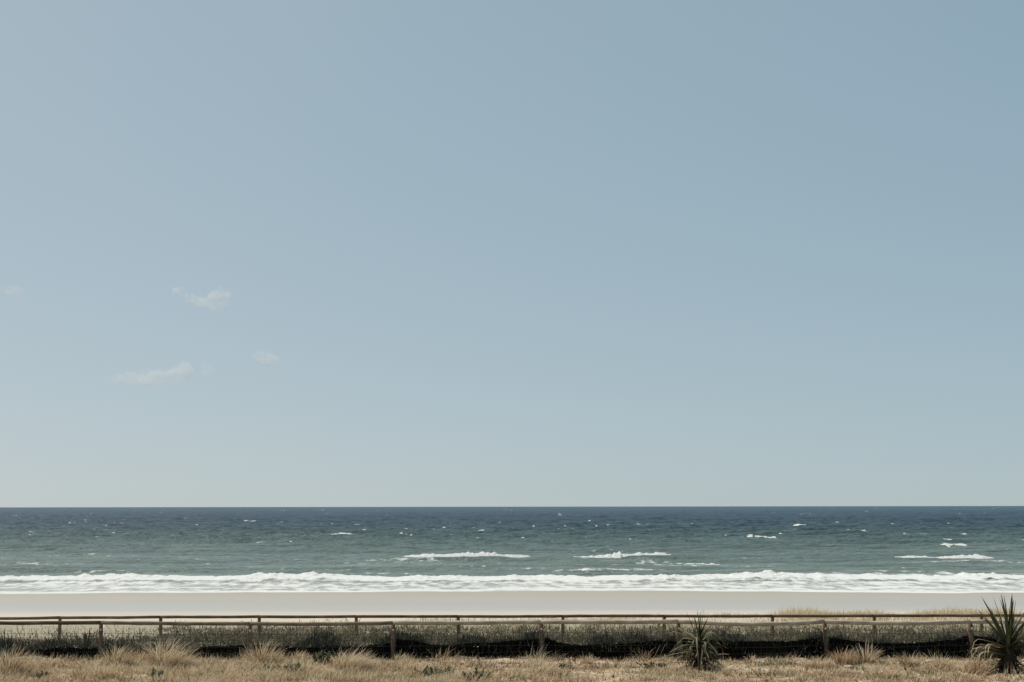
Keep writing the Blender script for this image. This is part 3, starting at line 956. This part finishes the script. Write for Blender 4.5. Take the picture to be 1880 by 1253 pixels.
weed('green leafy weed growing tall below the netting between second and third posts', 592, 1222, 40, 34, 150, 0.45)
weed('low green weed left of the tall leafy one', 535, 1236, 60, 20, 140, 0.6)
weed('green weed at the bottom edge below the largest straw tuft', 286, 1244, 30, 18, 80, 0.5)
weed('dark green weed patch at the bottom edge right of the third post', 800, 1243, 90, 18, 220, 0.45)
weed('green weed patch at the bottom edge below the fourth post', 878, 1246, 60, 20, 160, 0.5)
weed('row of dark dry weeds on the sand left of the middle spiky plant', 1200, 1227, 64, 12, 130, 0.25)
weed('small dark weed left of the bottom left weeds', 78, 1250, 34, 20, 80, 0.3)
weed('pale green weed near the bottom edge below the second post', 490, 1238, 40, 18, 90, 0.7)
weed('little green weed in front of the fourth fence post', 1034, 1228, 24, 14, 60, 0.75)

# tiny white flowers by the left end of the fence
FL = ['white flower low beside the corner straw tuft, left one of a close pair', 'white flower low beside the corner straw tuft, upper one of a close pair',
      'white flower above the pale bent stem left of the first post', 'white flower just right of the pale bent stem near the first post',
      'highest white flower, under the green plant left of the first post', 'lone white flower between the corner tuft and the pale bent stem',
      'white flower against black cloth, first one right of the third post', 'white flower against black cloth, second one right of the third post',
      'white fleck high on the black cloth left of the fourth post', 'white flower low against the black cloth left of the fourth post']
for k, (px, py) in enumerate(((66, 1212), (70, 1209), (128, 1206), (133, 1209), (139, 1190), (86, 1206), (784, 1206), (802, 1205), (877, 1188), (915, 1209))):
    c = at(px, py, 29.0)
    g = ground_hit(px, 1216)
    root = empty('flower', (c.x, c.y, float(ground_z(c.x, c.y))))
    lab = FL[k]
    tag(root, lab, 'flower', 'tiny white flowers against the foot of the fence')
    hz = c.z - root.location.z
    st = MB()
    st.tube([(0, 0, -0.02), (0.01, 0, hz * 0.6), (0, 0, hz)], [0.003, 0.003, 0.002], 4)
    st.build('stem', TWIG, root)
    a = np.arange(6) * 1.047
    me = blades(np.tile([0, 0, hz], (6, 1)), np.full(6, 0.022), np.full(6, 0.018), a, np.full(6, 1.1), np.full(6, 0.2), rng.random(6), 'petals', 2)
    link('petals', me, FLOWER, root)

# ------------------------------------------------------------------ the near fence
FY = 29.3
fence = empty('post_and_rail_fence', at(940, 1210, FY))
tag(fence, 'nearer weathered log rail fence hung with wire netting and black cloth at its foot', 'fence')
FO_ = fence.location.copy()
#            post x at top, x at foot, row of top
POSTS = [(-352, -350, 1144), (-84, -82, 1144), (185.5, 184, 1143.5), (459, 458, 1145.5), (721.5, 723, 1144), (993, 995, 1142.5), (1245, 1248, 1141.5), (1513.5, 1518, 1141.5), (1781, 1784, 1141.5), (2048, 2050, 1141.5), (2315, 2316, 1141.5)]
SAG = [1.0, 0.5, 0.8, 1.5, 0.5, 0.6, 5.0, 3.5, 0.8, 1.0, 1.0]
rail_pts = {}
for i, (xt, xb, yt) in enumerate(POSTS):
    p1 = at(xt, yt + 1.0, FY + 0.05)
    p0 = at(xb, 1218, FY + 0.05)
    p0.z = float(ground_z(p0.x, FY)) - 0.35
    mid = p0.lerp(p1, 0.5) + Vector((random.uniform(-0.015, 0.015), 0, 0))
    n = 9
    pts = []
    for k in range(n):
        t = k / (n - 1)
        q = p0.lerp(mid, t * 2) if t < 0.5 else mid.lerp(p1, t * 2 - 1)
        pts.append(q - FO_)
    m = MB()
    m.tube(pts, [random.uniform(0.039, 0.045) for _ in range(n)], 12, rough=0.10, seed=i)
    post = m.build('post', POST_WOOD, fence)
    b = MB()
    hp = p1 + Vector((0.012, -0.052, -0.13)) - FO_
    b.tube([hp, hp + Vector((0, -0.012, 0))], [0.022, 0.019], 10)
    bolt = b.build('bolt', BOLT, post)
for i in range(len(POSTS) - 1):
    a, b_ = POSTS[i], POSTS[i + 1]
    wood = RAIL_BROWN if i < 2 else RAIL_MID if i < 4 else RAIL_WOOD
    pts, rad = [], []
    for k in range(17):
        t = k / 16
        px = a[0] + (b_[0] - a[0]) * t
        py = a[2] + (b_[2] - a[2]) * t + SAG[i] * math.sin(math.pi * t) + 0.5 * float(noise2(px / 60.0, i, 400))
        pts.append(at(px, py, FY - 0.03 + 0.012 * float(noise2(px / 90.0, i, 401))) - FO_)
        rad.append((0.043 if i >= 4 else 0.039) * (1 + 0.10 * float(noise2(px / 35.0, i + 3.0, 402))))
    m = MB()
    e = (pts[1] - pts[0]).normalized() * 0.004
    pts[0] = pts[0] + e
    pts[-1] = pts[-1] - e
    m.tube(pts, rad, 14, rough=0.08, seed=50 + i)
    m.build('rail', wood, fence)

    # wire mesh of this bay: square grid of thin wires
    w = MB()
    pa, pb = at(a[0], 1150, FY - 0.02), at(b_[0], 1150, FY - 0.02)
    x0, x1 = pa.x, pb.x
    zt0, zt1 = at(a[0], a[2] + 4, FY).z, at(b_[0], b_[2] + 4, FY).z
    zb = float(min(ground_z(x0, FY), ground_z(x1, FY))) + 0.03

    def wz(x, k):
        t = (x - x0) / (x1 - x0)
        top = zt0 + (zt1 - zt0) * t - SAG[i] * 0.0112 * math.sin(math.pi * t) - 0.03
        return top - 0.128 * k + 0.012 * float(noise2(x * 1.1, k * 3.7, 410))
    for k in range(1, 6):
        xs = np.linspace(x0, x1, 14)
        w.tube([Vector((xx, FY - 0.055 + 0.008 * math.sin(xx * 3 + k), wz(xx, k))) - FO_ for xx in xs], 0.0030, 4, caps=False)
    nx = int((x1 - x0) / 0.128)
    for j in range(nx + 1):
        xx = x0 + (x1 - x0) * (j + 0.5) / (nx + 1) + random.uniform(-0.012, 0.012)
        dx = random.uniform(-0.012, 0.012)
        w.tube([Vector((xx, FY - 0.060, wz(xx, 0.15))) - FO_, Vector((xx + dx, FY - 0.062, wz(xx, 2.5))) - FO_, Vector((xx, FY - 0.060, zb)) - FO_], 0.0027, 4, caps=False)
    wm = w.build('wire_mesh', WIRE, fence)
    wm['kind'] = 'stuff'

    # netting, a fine woven sheet hanging from the rail behind the wires
    xs = np.linspace(x0 + 0.03, x1 - 0.03, 40)
    zs = np.linspace(0, 1, 10)
    Xg, T = np.meshgrid(xs, zs)
    top = np.array([wz(v, 0) for v in xs])[None, :] + 0.02
    bot = ground_z(xs, np.full_like(xs, FY + 0.12))[None, :] + 0.02
    Zg = top * (1 - T) + bot * T
    Yg = FY + 0.115 + 0.02 * noise2(Xg * 1.3, T * 2 + i, 420) + 0.05 * T
    net = link('netting', mesh_np('netting', np.stack([Xg, Yg, Zg], -1) - np.array(FO_), grid_faces(10, 40), None, True), NET, fence)

# black weed mat slumped along the foot of the fence: top edge as (px, py)
EDGE = {1: [(-84, 1190), (0, 1196), (60, 1194), (110, 1189), (185, 1191)], 2: [(186, 1192), (240, 1195), (330, 1194), (380, 1188), (458, 1184)],
        3: [(460, 1184), (520, 1187), (560, 1190), (600, 1187), (660, 1188), (722, 1180)], 4: [(724, 1172), (760, 1176), (790, 1184), (830, 1185), (870, 1180), (910, 1180), (994, 1172)],
        5: [(996, 1170), (1030, 1180), (1070, 1186), (1110, 1182), (1150, 1183), (1190, 1177), (1246, 1176)], 6: [(1248, 1174), (1290, 1174), (1340, 1177), (1400, 1177.5), (1455, 1178), (1485, 1173), (1515, 1168)],
        7: [(1517, 1168), (1545, 1174), (1600, 1180), (1650, 1182), (1700, 1179), (1750, 1175), (1782, 1166)], 8: [(1784, 1166), (1830, 1174), (1900, 1180), (2000, 1176), (2048, 1168)],
        0: [(-352, 1190), (-84, 1190)], 9: [(2050, 1168), (2315, 1168)]}
for i, pts in EDGE.items():
    pxs = np.linspace(pts[0][0] + 4, pts[-1][0] - 4, 150)
    pys = np.interp(pxs, [p[0] for p in pts], [p[1] for p in pts]) + 1.7 * fbm(pxs / 9.0, i * 3.3, 430, 5, 0.7)
    tops = np.array([at(a, b, FY + 0.07) for a, b in zip(pxs, pys)])
    xs = tops[:, 0]
    gzs = ground_z(xs, np.full_like(xs, FY + 0.02)) - 0.02
    rows_ = []
    for t in np.linspace(0, 1, 9):
        zz = tops[:, 2] * (1 - t) + gzs * t
        yy_ = FY + 0.07 - 0.07 * np.sin(t * 2.6) - 0.02 * t + 0.02 * noise2(xs * 2.2, t * 3 + i, 433)
        rows_.append(np.stack([xs, yy_, zz], -1))
    lip = rows_[0] + np.array([0, 0.02, -0.03])
    G = np.stack([lip] + rows_)
    link('weed_mat', mesh_np('weed_mat', G - np.array(FO_), grid_faces(10, 150), None, True), SKIRT, fence)

# ------------------------------------------------------------------ the far fence
GY = 42.0
far = empty('log_rail_fence', at(940, 1172, GY))
tag(far, 'farther plain log rail fence at the edge of the beach', 'fence')
GO = far.location.copy()
FP = [(-450, 1136), (-262, 1135.5), (-76, 1135), (110.5, 1134), (295, 1132.8), (476, 1132.2), (654, 1131.8), (841, 1131.8), (1033.5, 1131.2), (1219.5, 1131), (1418, 1131), (1604.5, 1130.6), (1801.5, 1130), (1988, 1129.5), (2175, 1129)]
for i, (px, py) in enumerate(FP):
    p1 = at(px, py - 1.2, GY + 0.06)
    p0 = Vector((p1.x + random.uniform(-0.03, 0.03), GY + 0.06, float(ground_z(p1.x, GY)) - 0.3))
    m = MB()
    m.tube([p0.lerp(p1, k / 5) - GO for k in range(6)], [random.uniform(0.047, 0.053) for _ in range(6)], 10, rough=0.08, seed=200 + i)
    m.build('post', POST_WOOD, far)
for i in range(len(FP) - 1):
    a, b_ = FP[i], FP[i + 1]
    sg = (0.6, 0.3, 1.0, 0.4, 0.2, 0.5, 0.0, 0.3, -0.3, 0.4, 0.2, 0.1, 0.3, 0.2)[i]
    pts, rad = [], []
    for k in range(13):
        t = k / 12
        px = a[0] + (b_[0] - a[0]) * t
        pts.append(at(px, a[1] + (b_[1] - a[1]) * t + sg * math.sin(math.pi * t) + 0.35 * float(noise2(px / 50.0, i, 440)) + 0.4, GY - 0.02) - GO)
        rad.append(0.043 * (1 + 0.12 * float(noise2(px / 30.0, i, 441))))
    e = (pts[1] - pts[0]).normalized() * 0.004
    pts[0] = pts[0] + e
    pts[-1] = pts[-1] - e
    m = MB()
    m.tube(pts, rad, 12, rough=0.08, seed=240 + i)
    m.build('rail', RAIL_BROWN, far)


# ------------------------------------------------------------------ spiky plants
def leaf_mesh(length, width, elev, bend, fold_at=None, fold=0.0, twist=0.0, tint=(0.3, 0.8), keel=0.22, n=9, broad=0.15):
    """one long leaf along +x: a keeled strip that tapers to a point"""
    s = np.linspace(0, 1, n)
    ang = elev - bend * s ** 1.5
    if fold_at is not None:
        ang = ang - fold * smooth(fold_at - 0.06, fold_at + 0.06, s)
    px, pz = np.zeros(n), np.zeros(n)
    for k in range(1, n):
        a = (ang[k] + ang[k - 1]) / 2
        px[k] = px[k - 1] + math.cos(a) * length / (n - 1)
        pz[k] = pz[k - 1] + math.sin(a) * length / (n - 1)
    w = width * np.minimum(1, 0.72 + s / broad * 0.28) * np.clip((1 - s) ** 0.62 * 1.08, 0, 1)
    w[-1] = 0.001
    Vv = np.zeros((n, 3, 3))
    for k in range(n):
        nrm = np.array([-math.sin(ang[k]), 0, math.cos(ang[k])])
        side = np.array([0, math.cos(twist * s[k]), 0]) + nrm * math.sin(twist * s[k])
        c = np.array([px[k], 0, pz[k]])
        Vv[k, 0] = c - side * w[k] / 2 + nrm * keel * w[k]
        Vv[k, 1] = c
        Vv[k, 2] = c + side * w[k] / 2 + nrm * keel * w[k]
    me = mesh_np('leaf', Vv, grid_faces(n, 3), None, True)
    tt = np.repeat(tint[0] + (tint[1] - tint[0]) * s, 3) + np.tile([0.06, -0.06, 0.06], n)
    attr(me, 'tint', np.clip(tt, 0, 1))
    return me


def put_leaf(root, org, az, material, **k):
    o = link('leaf', leaf_mesh(**k), material, root)
    o.location = org
    o.rotation_euler = (random.uniform(-0.25, 0.25), 0, az)
    return o


rl = random.Random(5)
U_ = rl.uniform


def trunk_part(root, pts, radii):
    m = MB()
    m.tube(pts, radii, 12, rough=0.25, seed=77)
    # leaf scars and hanging fibres round the trunk
    for k in range(46):
        t = rl.random()
        i = min(len(pts) - 2, int(t * (len(pts) - 1)))
        p = Vector(pts[i]).lerp(Vector(pts[i + 1]), t * (len(pts) - 1) - i)
        a = U_(0, 6.28)
        d = Vector((math.cos(a), math.sin(a), 0))
        b = p + d * radii[i] * 0.9
        m.tube([b, b + d * 0.035 + Vector((0, 0, 0.02)), b + d * 0.05 + Vector((0, 0, -0.06))], [0.012, 0.009, 0.003], 4)
    return m.build('trunk', TRUNK, root)


# middle plant: a short trunked clump with a green spire and drooping skirts
c = ground_hit(1283, 1230)
c.y -= 0.0
S = c.y / F_PX
plant = empty('spiky_plant', c)
tag(plant, 'spiky bush with upright green spire over drooping pale leaves, fifth post behind it', 'spiky plant')
head = Vector((0.02, 0.0, 44 * S))
trunk_part(plant, [(0, 0, -0.05), (0.01, 0, 18 * S), head], [0.075, 0.065, 0.05])
# upright spears: (tip px, tip py)
for tx, ty, w in ((1260, 1123, 0.045), (1264, 1126, 0.05), (1279, 1120, 0.045), (1285, 1125, 0.05), (1293, 1122, 0.05), (1290, 1118, 0.04), (1304, 1129, 0.05), (1308, 1147, 0.055), (1274, 1132, 0.05), (1283, 1140, 0.05), (1297, 1142, 0.045)):
    tip = at(tx, ty, c.y) - c
    b = head + Vector((U_(-0.03, 0.03), U_(-0.05, 0.05), U_(-0.05, 0.08)))
    d = tip - b
    rxy = abs(d.x) + 0.001
    yaw = U_(-0.35, 0.35)
    az = (0 if d.x > 0 else math.pi) + yaw
    el = math.atan2(d.z, rxy / max(0.5, math.cos(yaw)))
    put_leaf(plant, b, az, SPIKE_GREEN, length=d.length * 1.03, width=w * 1.7, elev=el + 0.04, bend=0.08, tint=(0.35, U_(0.25, 0.55)), keel=0.2)
# bent leaves: rise a little, then fold and hang
for k in range(38):
    az = k * 2.399 + U_(-0.3, 0.3)
    L = U_(0.50, 0.84)
    el = U_(0.1, 0.85)
    z = U_(-0.10, 0.06)
    put_leaf(plant, head + Vector((0, 0, z)), az, SPIKE_PALE if rl.random() < 0.68 else SPIKE_GREEN, length=L, width=U_(0.045, 0.07), elev=el, bend=U_(0.1, 0.8),
             fold_at=U_(0.35, 0.7), fold=U_(0.2, 1.9), twist=U_(-0.9, 0.9), tint=(U_(0.05, 0.35), U_(0.35, 1.0)), n=13)
# lower, older leaves
for k in range(74):
    az = k * 2.399 + 0.7 + U_(-0.3, 0.3)
    z = U_(-0.34, -0.08)
    put_leaf(plant, head + Vector((0, 0, z)), az, SPIKE_DEAD if rl.random() < 0.5 else SPIKE_PALE, length=U_(0.36, 0.68), width=U_(0.03, 0.05), elev=U_(-0.4, 0.4), bend=U_(0.1, 0.9),
             fold_at=U_(0.3, 0.7), fold=U_(0.0, 1.2), twist=U_(-1.1, 1.1), tint=(U_(0.0, 0.35), U_(0.3, 1.0)), n=11)
# dead leaves sprawled round the base
for k in range(52):
    az = k * 2.399 + U_(-0.4, 0.4)
    put_leaf(plant, Vector((U_(-0.10, 0.10), U_(-0.08, 0.08), U_(0.05, 0.15))), az, SPIKE_DEAD, length=U_(0.34, 0.68), width=U_(0.026, 0.045), elev=U_(-0.1, 0.9), bend=U_(0.5, 1.4),
             twist=U_(-0.8, 0.8), tint=(U_(0.1, 0.4), U_(0.35, 0.9)), n=9)
# two leaves that stick out by themselves
put_leaf(plant, head + Vector((0, 0, -0.12)), math.pi + 0.1, SPIKE_PALE, length=0.76, width=0.04, elev=-0.05, bend=0.25, tint=(0.4, 0.9))
put_leaf(plant, head + Vector((0, 0, 0.0)), -0.1, SPIKE_GREEN, length=0.85, width=0.022, elev=0.55, bend=1.5, tint=(0.5, 0.9), n=13)

# right hand plant: a trunk with a big open rosette, cut by the picture's edge
c = ground_hit(1850, 1236)
S = c.y / F_PX
plant2 = empty('spiky_plant', c)
tag(plant2, 'large spiky plant on a dark trunk with fanned sword leaves at the right edge', 'spiky plant')
head = Vector((0.03, 0.0, 44 * S))
trunk_part(plant2, [(0.02, 0, -0.05), (0.0, 0, 14 * S), (0.02, 0, 30 * S), head + Vector((0, 0, 0.05))], [0.17, 0.14, 0.12, 0.08])
for tx, ty, w in ((1806, 1096, 0.05), (1801, 1127, 0.055), (1811, 1124, 0.06), (1825, 1097, 0.06), (1835, 1093, 0.06), (1842, 1094, 0.065), (1845, 1090, 0.06), (1857, 1092, 0.06), (1862, 1099, 0.06), (1874, 1104, 0.06),
                  (1876, 1117, 0.055), (1838, 1100, 0.065), (1850, 1110, 0.065), (1858, 1121, 0.06), (1888, 1128, 0.06), (1896, 1140, 0.06), (1902, 1112, 0.06), (1905, 1155, 0.055), (1790, 1157, 0.05), (1815, 1150, 0.06),
                  (1880, 1140, 0.06), (1830, 1120, 0.06), (1868, 1132, 0.06)):
    tip = at(tx, ty, c.y) - c
    b = head + Vector((U_(-0.05, 0.05), U_(-0.06, 0.06), U_(-0.04, 0.08)))
    d = tip - b
    yaw = U_(-0.5, 0.5)
    az = (0 if d.x > 0 else math.pi) + yaw
    el = math.atan2(d.z, abs(d.x) / max(0.5, math.cos(yaw)))
    put_leaf(plant2, b, az, SPIKE_GREEN, length=d.length * 1.04, width=w * 1.85, elev=el + 0.05, bend=0.10, tint=(0.5, U_(0.2, 0.5)), keel=0.18, n=11)
# spears towards and away from the viewer
for k in range(20):
    az = (math.pi / 2 if k % 2 else -math.pi / 2) + U_(-0.9, 0.9)
    put_leaf(plant2, head + Vector((0, 0, U_(-0.05, 0.05))), az, SPIKE_GREEN, length=U_(0.7, 1.0), width=U_(0.06, 0.08), elev=U_(0.5, 1.2), bend=0.2, tint=(0.5, U_(0.3, 0.6)), n=11)
# pale leaves that reach out to the left and fold down sharply
for k in range(27):
    az = math.pi + U_(-0.6, 0.7)
    put_leaf(plant2, head + Vector((-0.02, 0, U_(-0.22, 0.02))), az, SPIKE_PALE if k % 4 else SPIKE_DEAD, length=U_(0.70, 1.02), width=U_(0.05, 0.075), elev=U_(0.0, 0.42), bend=U_(0.25, 0.55), fold_at=U_(0.50, 0.70), fold=U_(1.0, 1.5),
             twist=U_(-0.5, 0.5), tint=(U_(0.35, 0.55), U_(0.6, 1.0)), n=14)
for k in range(12):
    az = U_(-1.3, 1.2)
    put_leaf(plant2, head + Vector((0.02, 0, U_(-0.14, 0.0))), az, SPIKE_PALE if k % 2 else SPIKE_GREEN, length=U_(0.6, 0.95), width=U_(0.05, 0.075), elev=U_(0.0, 0.5), bend=U_(0.3, 0.8), fold_at=U_(0.45, 0.65), fold=U_(0.6, 1.4),
             twist=U_(-0.5, 0.5), tint=(U_(0.3, 0.5), U_(0.5, 0.9)), n=14)
# dead leaves fallen round the foot of the trunk
for k in range(40):
    az = k * 2.399 + U_(-0.4, 0.4)
    put_leaf(plant2, Vector((math.cos(az) * 0.14, math.sin(az) * 0.14, U_(0.02, 0.22))), az, SPIKE_DEAD if k % 3 else SPIKE_PALE, length=U_(0.25, 0.5), width=U_(0.025, 0.045), elev=U_(-0.5, 0.7), bend=U_(0.5, 1.4),
             twist=U_(-0.8, 0.8), tint=(U_(0.2, 0.5), U_(0.5, 1.0)), n=9)
# dead skirt round the trunk
for k in range(44):
    az = k * 2.399 + U_(-0.3, 0.3)
    z = U_(-0.36, -0.12)
    put_leaf(plant2, head + Vector((0, 0, z)) + Vector((math.cos(az), math.sin(az), 0)) * 0.08, az, SPIKE_DEAD, length=U_(0.24, 0.5), width=U_(0.03, 0.05), elev=U_(-1.3, -0.5), bend=U_(-0.3, 0.5),
             twist=U_(-0.9, 0.9), tint=(U_(0.0, 0.4), U_(0.3, 1.0)), n=9)


# smaller plants behind the netting
def small_spiky(label, px, py, depth, hpx, n, material, tint, spread=0.9, width=0.035):
    b = at(px, py, depth)
    b.z = float(ground_z(b.x, b.y))
    s = depth / F_PX
    root = empty('spiky_plant', b)
    tag(root, label, 'spiky plant')
    for k in range(n):
        az = k * 2.399 + U_(-0.3, 0.3)
        put_leaf(root, Vector((U_(-0.03, 0.03), U_(-0.03, 0.03), 0)), az, material, length=hpx * s * U_(0.8, 1.2), width=width * U_(0.8, 1.3), elev=math.pi / 2 - U_(0.05, spread), bend=U_(0.1, 0.8), tint=(tint, tint + 0.3), n=9)
    return root


small_spiky('small green spiky plant behind the netting left of the first post', 158, 1178, 31.6, 42, 18, SPIKE_GREEN, 0.1, 0.8, 0.05)
small_spiky('dark spiky plant at the left edge in front of the netting', 8, 1206, 29.05, 44, 14, SPIKE_GREEN, 0.0, 0.7, 0.04)


# bare twigs
def twig_obj(label, lines, depth):
    p0 = at(lines[0][0][0], lines[0][0][1], depth)
    org = Vector((p0.x, p0.y, float(ground_z(p0.x, p0.y))))
    m = MB()
    first = True
    for ln in lines:
        pts = [at(a, b, depth + 0.03 * math.sin(a * 0.7 + b)) - org for a, b, _ in ln]
        rad = [r for _, _, r in ln]
        if first:
            pts.insert(0, Vector((0, 0, -0.05)))
            rad.insert(0, rad[0])
            first = False
        m.tube(pts, rad, 5)
    o = m.build('bare_twig', TWIG)
    o.location = org
    tag(o, label, 'twig')


twig_obj('thin curly bare twig rising over the rail near the left edge', [[(40, 1180, 0.006), (36, 1166, 0.006), (31, 1152, 0.005), (32, 1146, 0.004)], [(36, 1166, 0.005), (42, 1152, 0.004), (47, 1142, 0.003)], [(42, 1152, 0.004), (39, 1148, 0.003)]], 29.15)
twig_obj('pair of thin dark stems poking above the rail before the second post', [[(380, 1190, 0.006), (379, 1170, 0.006), (375, 1150, 0.005)], [(360, 1175, 0.005), (366, 1155, 0.004), (368, 1145, 0.003), (371, 1140, 0.003)]], 29.12)
twig_obj('curved grey stick leaning at the foot of the fourth post', [[(985, 1213, 0.007), (991, 1211, 0.007), (995.5, 1205, 0.007), (994.5, 1196, 0.006), (992.5, 1192, 0.005)]], 29.05)
twig_obj('dark crooked branch caught on the netting left of the sixth post', [[(1513, 1170, 0.008), (1508, 1160, 0.009), (1502, 1154, 0.008), (1494, 1153, 0.007), (1488, 1151, 0.006), (1486, 1147, 0.004)], [(1502, 1154, 0.006), (1496, 1158, 0.004)]], 29.1)
twig_obj('arching dry stem low on the left before the first post', [[(48, 1193, 0.006), (58, 1184, 0.006), (72, 1181.5, 0.006), (86, 1184, 0.005), (94, 1188, 0.004)]], 29.1)
twig_obj('pale bent stem in front of the black cloth left of the first post', [[(106, 1210, 0.006), (112, 1205, 0.006), (120, 1202.5, 0.006), (126, 1204, 0.005), (125, 1209, 0.004)]], 28.9)


# pale stones half sunk in the sand
def stone(label, px, py, wpx, hpx, seed):
    import bmesh
    c = ground_hit(px, py)
    s = c.y / F_PX
    bm = bmesh.new()
    bmesh.ops.create_icosphere(bm, subdivisions=3, radius=1.0)
    for v in bm.verts:
        n = 1 + 0.28 * float(fbm(v.co.x * 1.3 + seed, v.co.y * 1.3 + v.co.z * 0.9, seed, 3))
        v.co = Vector((v.co.x * wpx * s / 2 * n, v.co.y * wpx * s / 2.4 * n, v.co.z * hpx * s * 0.62 * n))
    me = bpy.data.meshes.new('stone')
    bm.to_mesh(me)
    bm.free()
    for p in me.polygons:
        p.use_smooth = True
    o = link('stone', me, STONE)
    o.location = c
    tag(o, label, 'stone')


stone('rounded pale stone on the sand midway between sixth and seventh posts', 1706, 1217, 17, 8, 3)
stone('flat pale stone beside the spiky fanned straw tuft', 1614, 1216, 22, 6, 5)
stone('low pale stone below the reddish tuft', 1557, 1226, 18, 6, 8)
stone('small pale stone right of the flat one', 1642, 1213, 15, 5, 12)
stone('pale stone lump among leaves right of the third post', 852, 1218, 16, 5, 15)
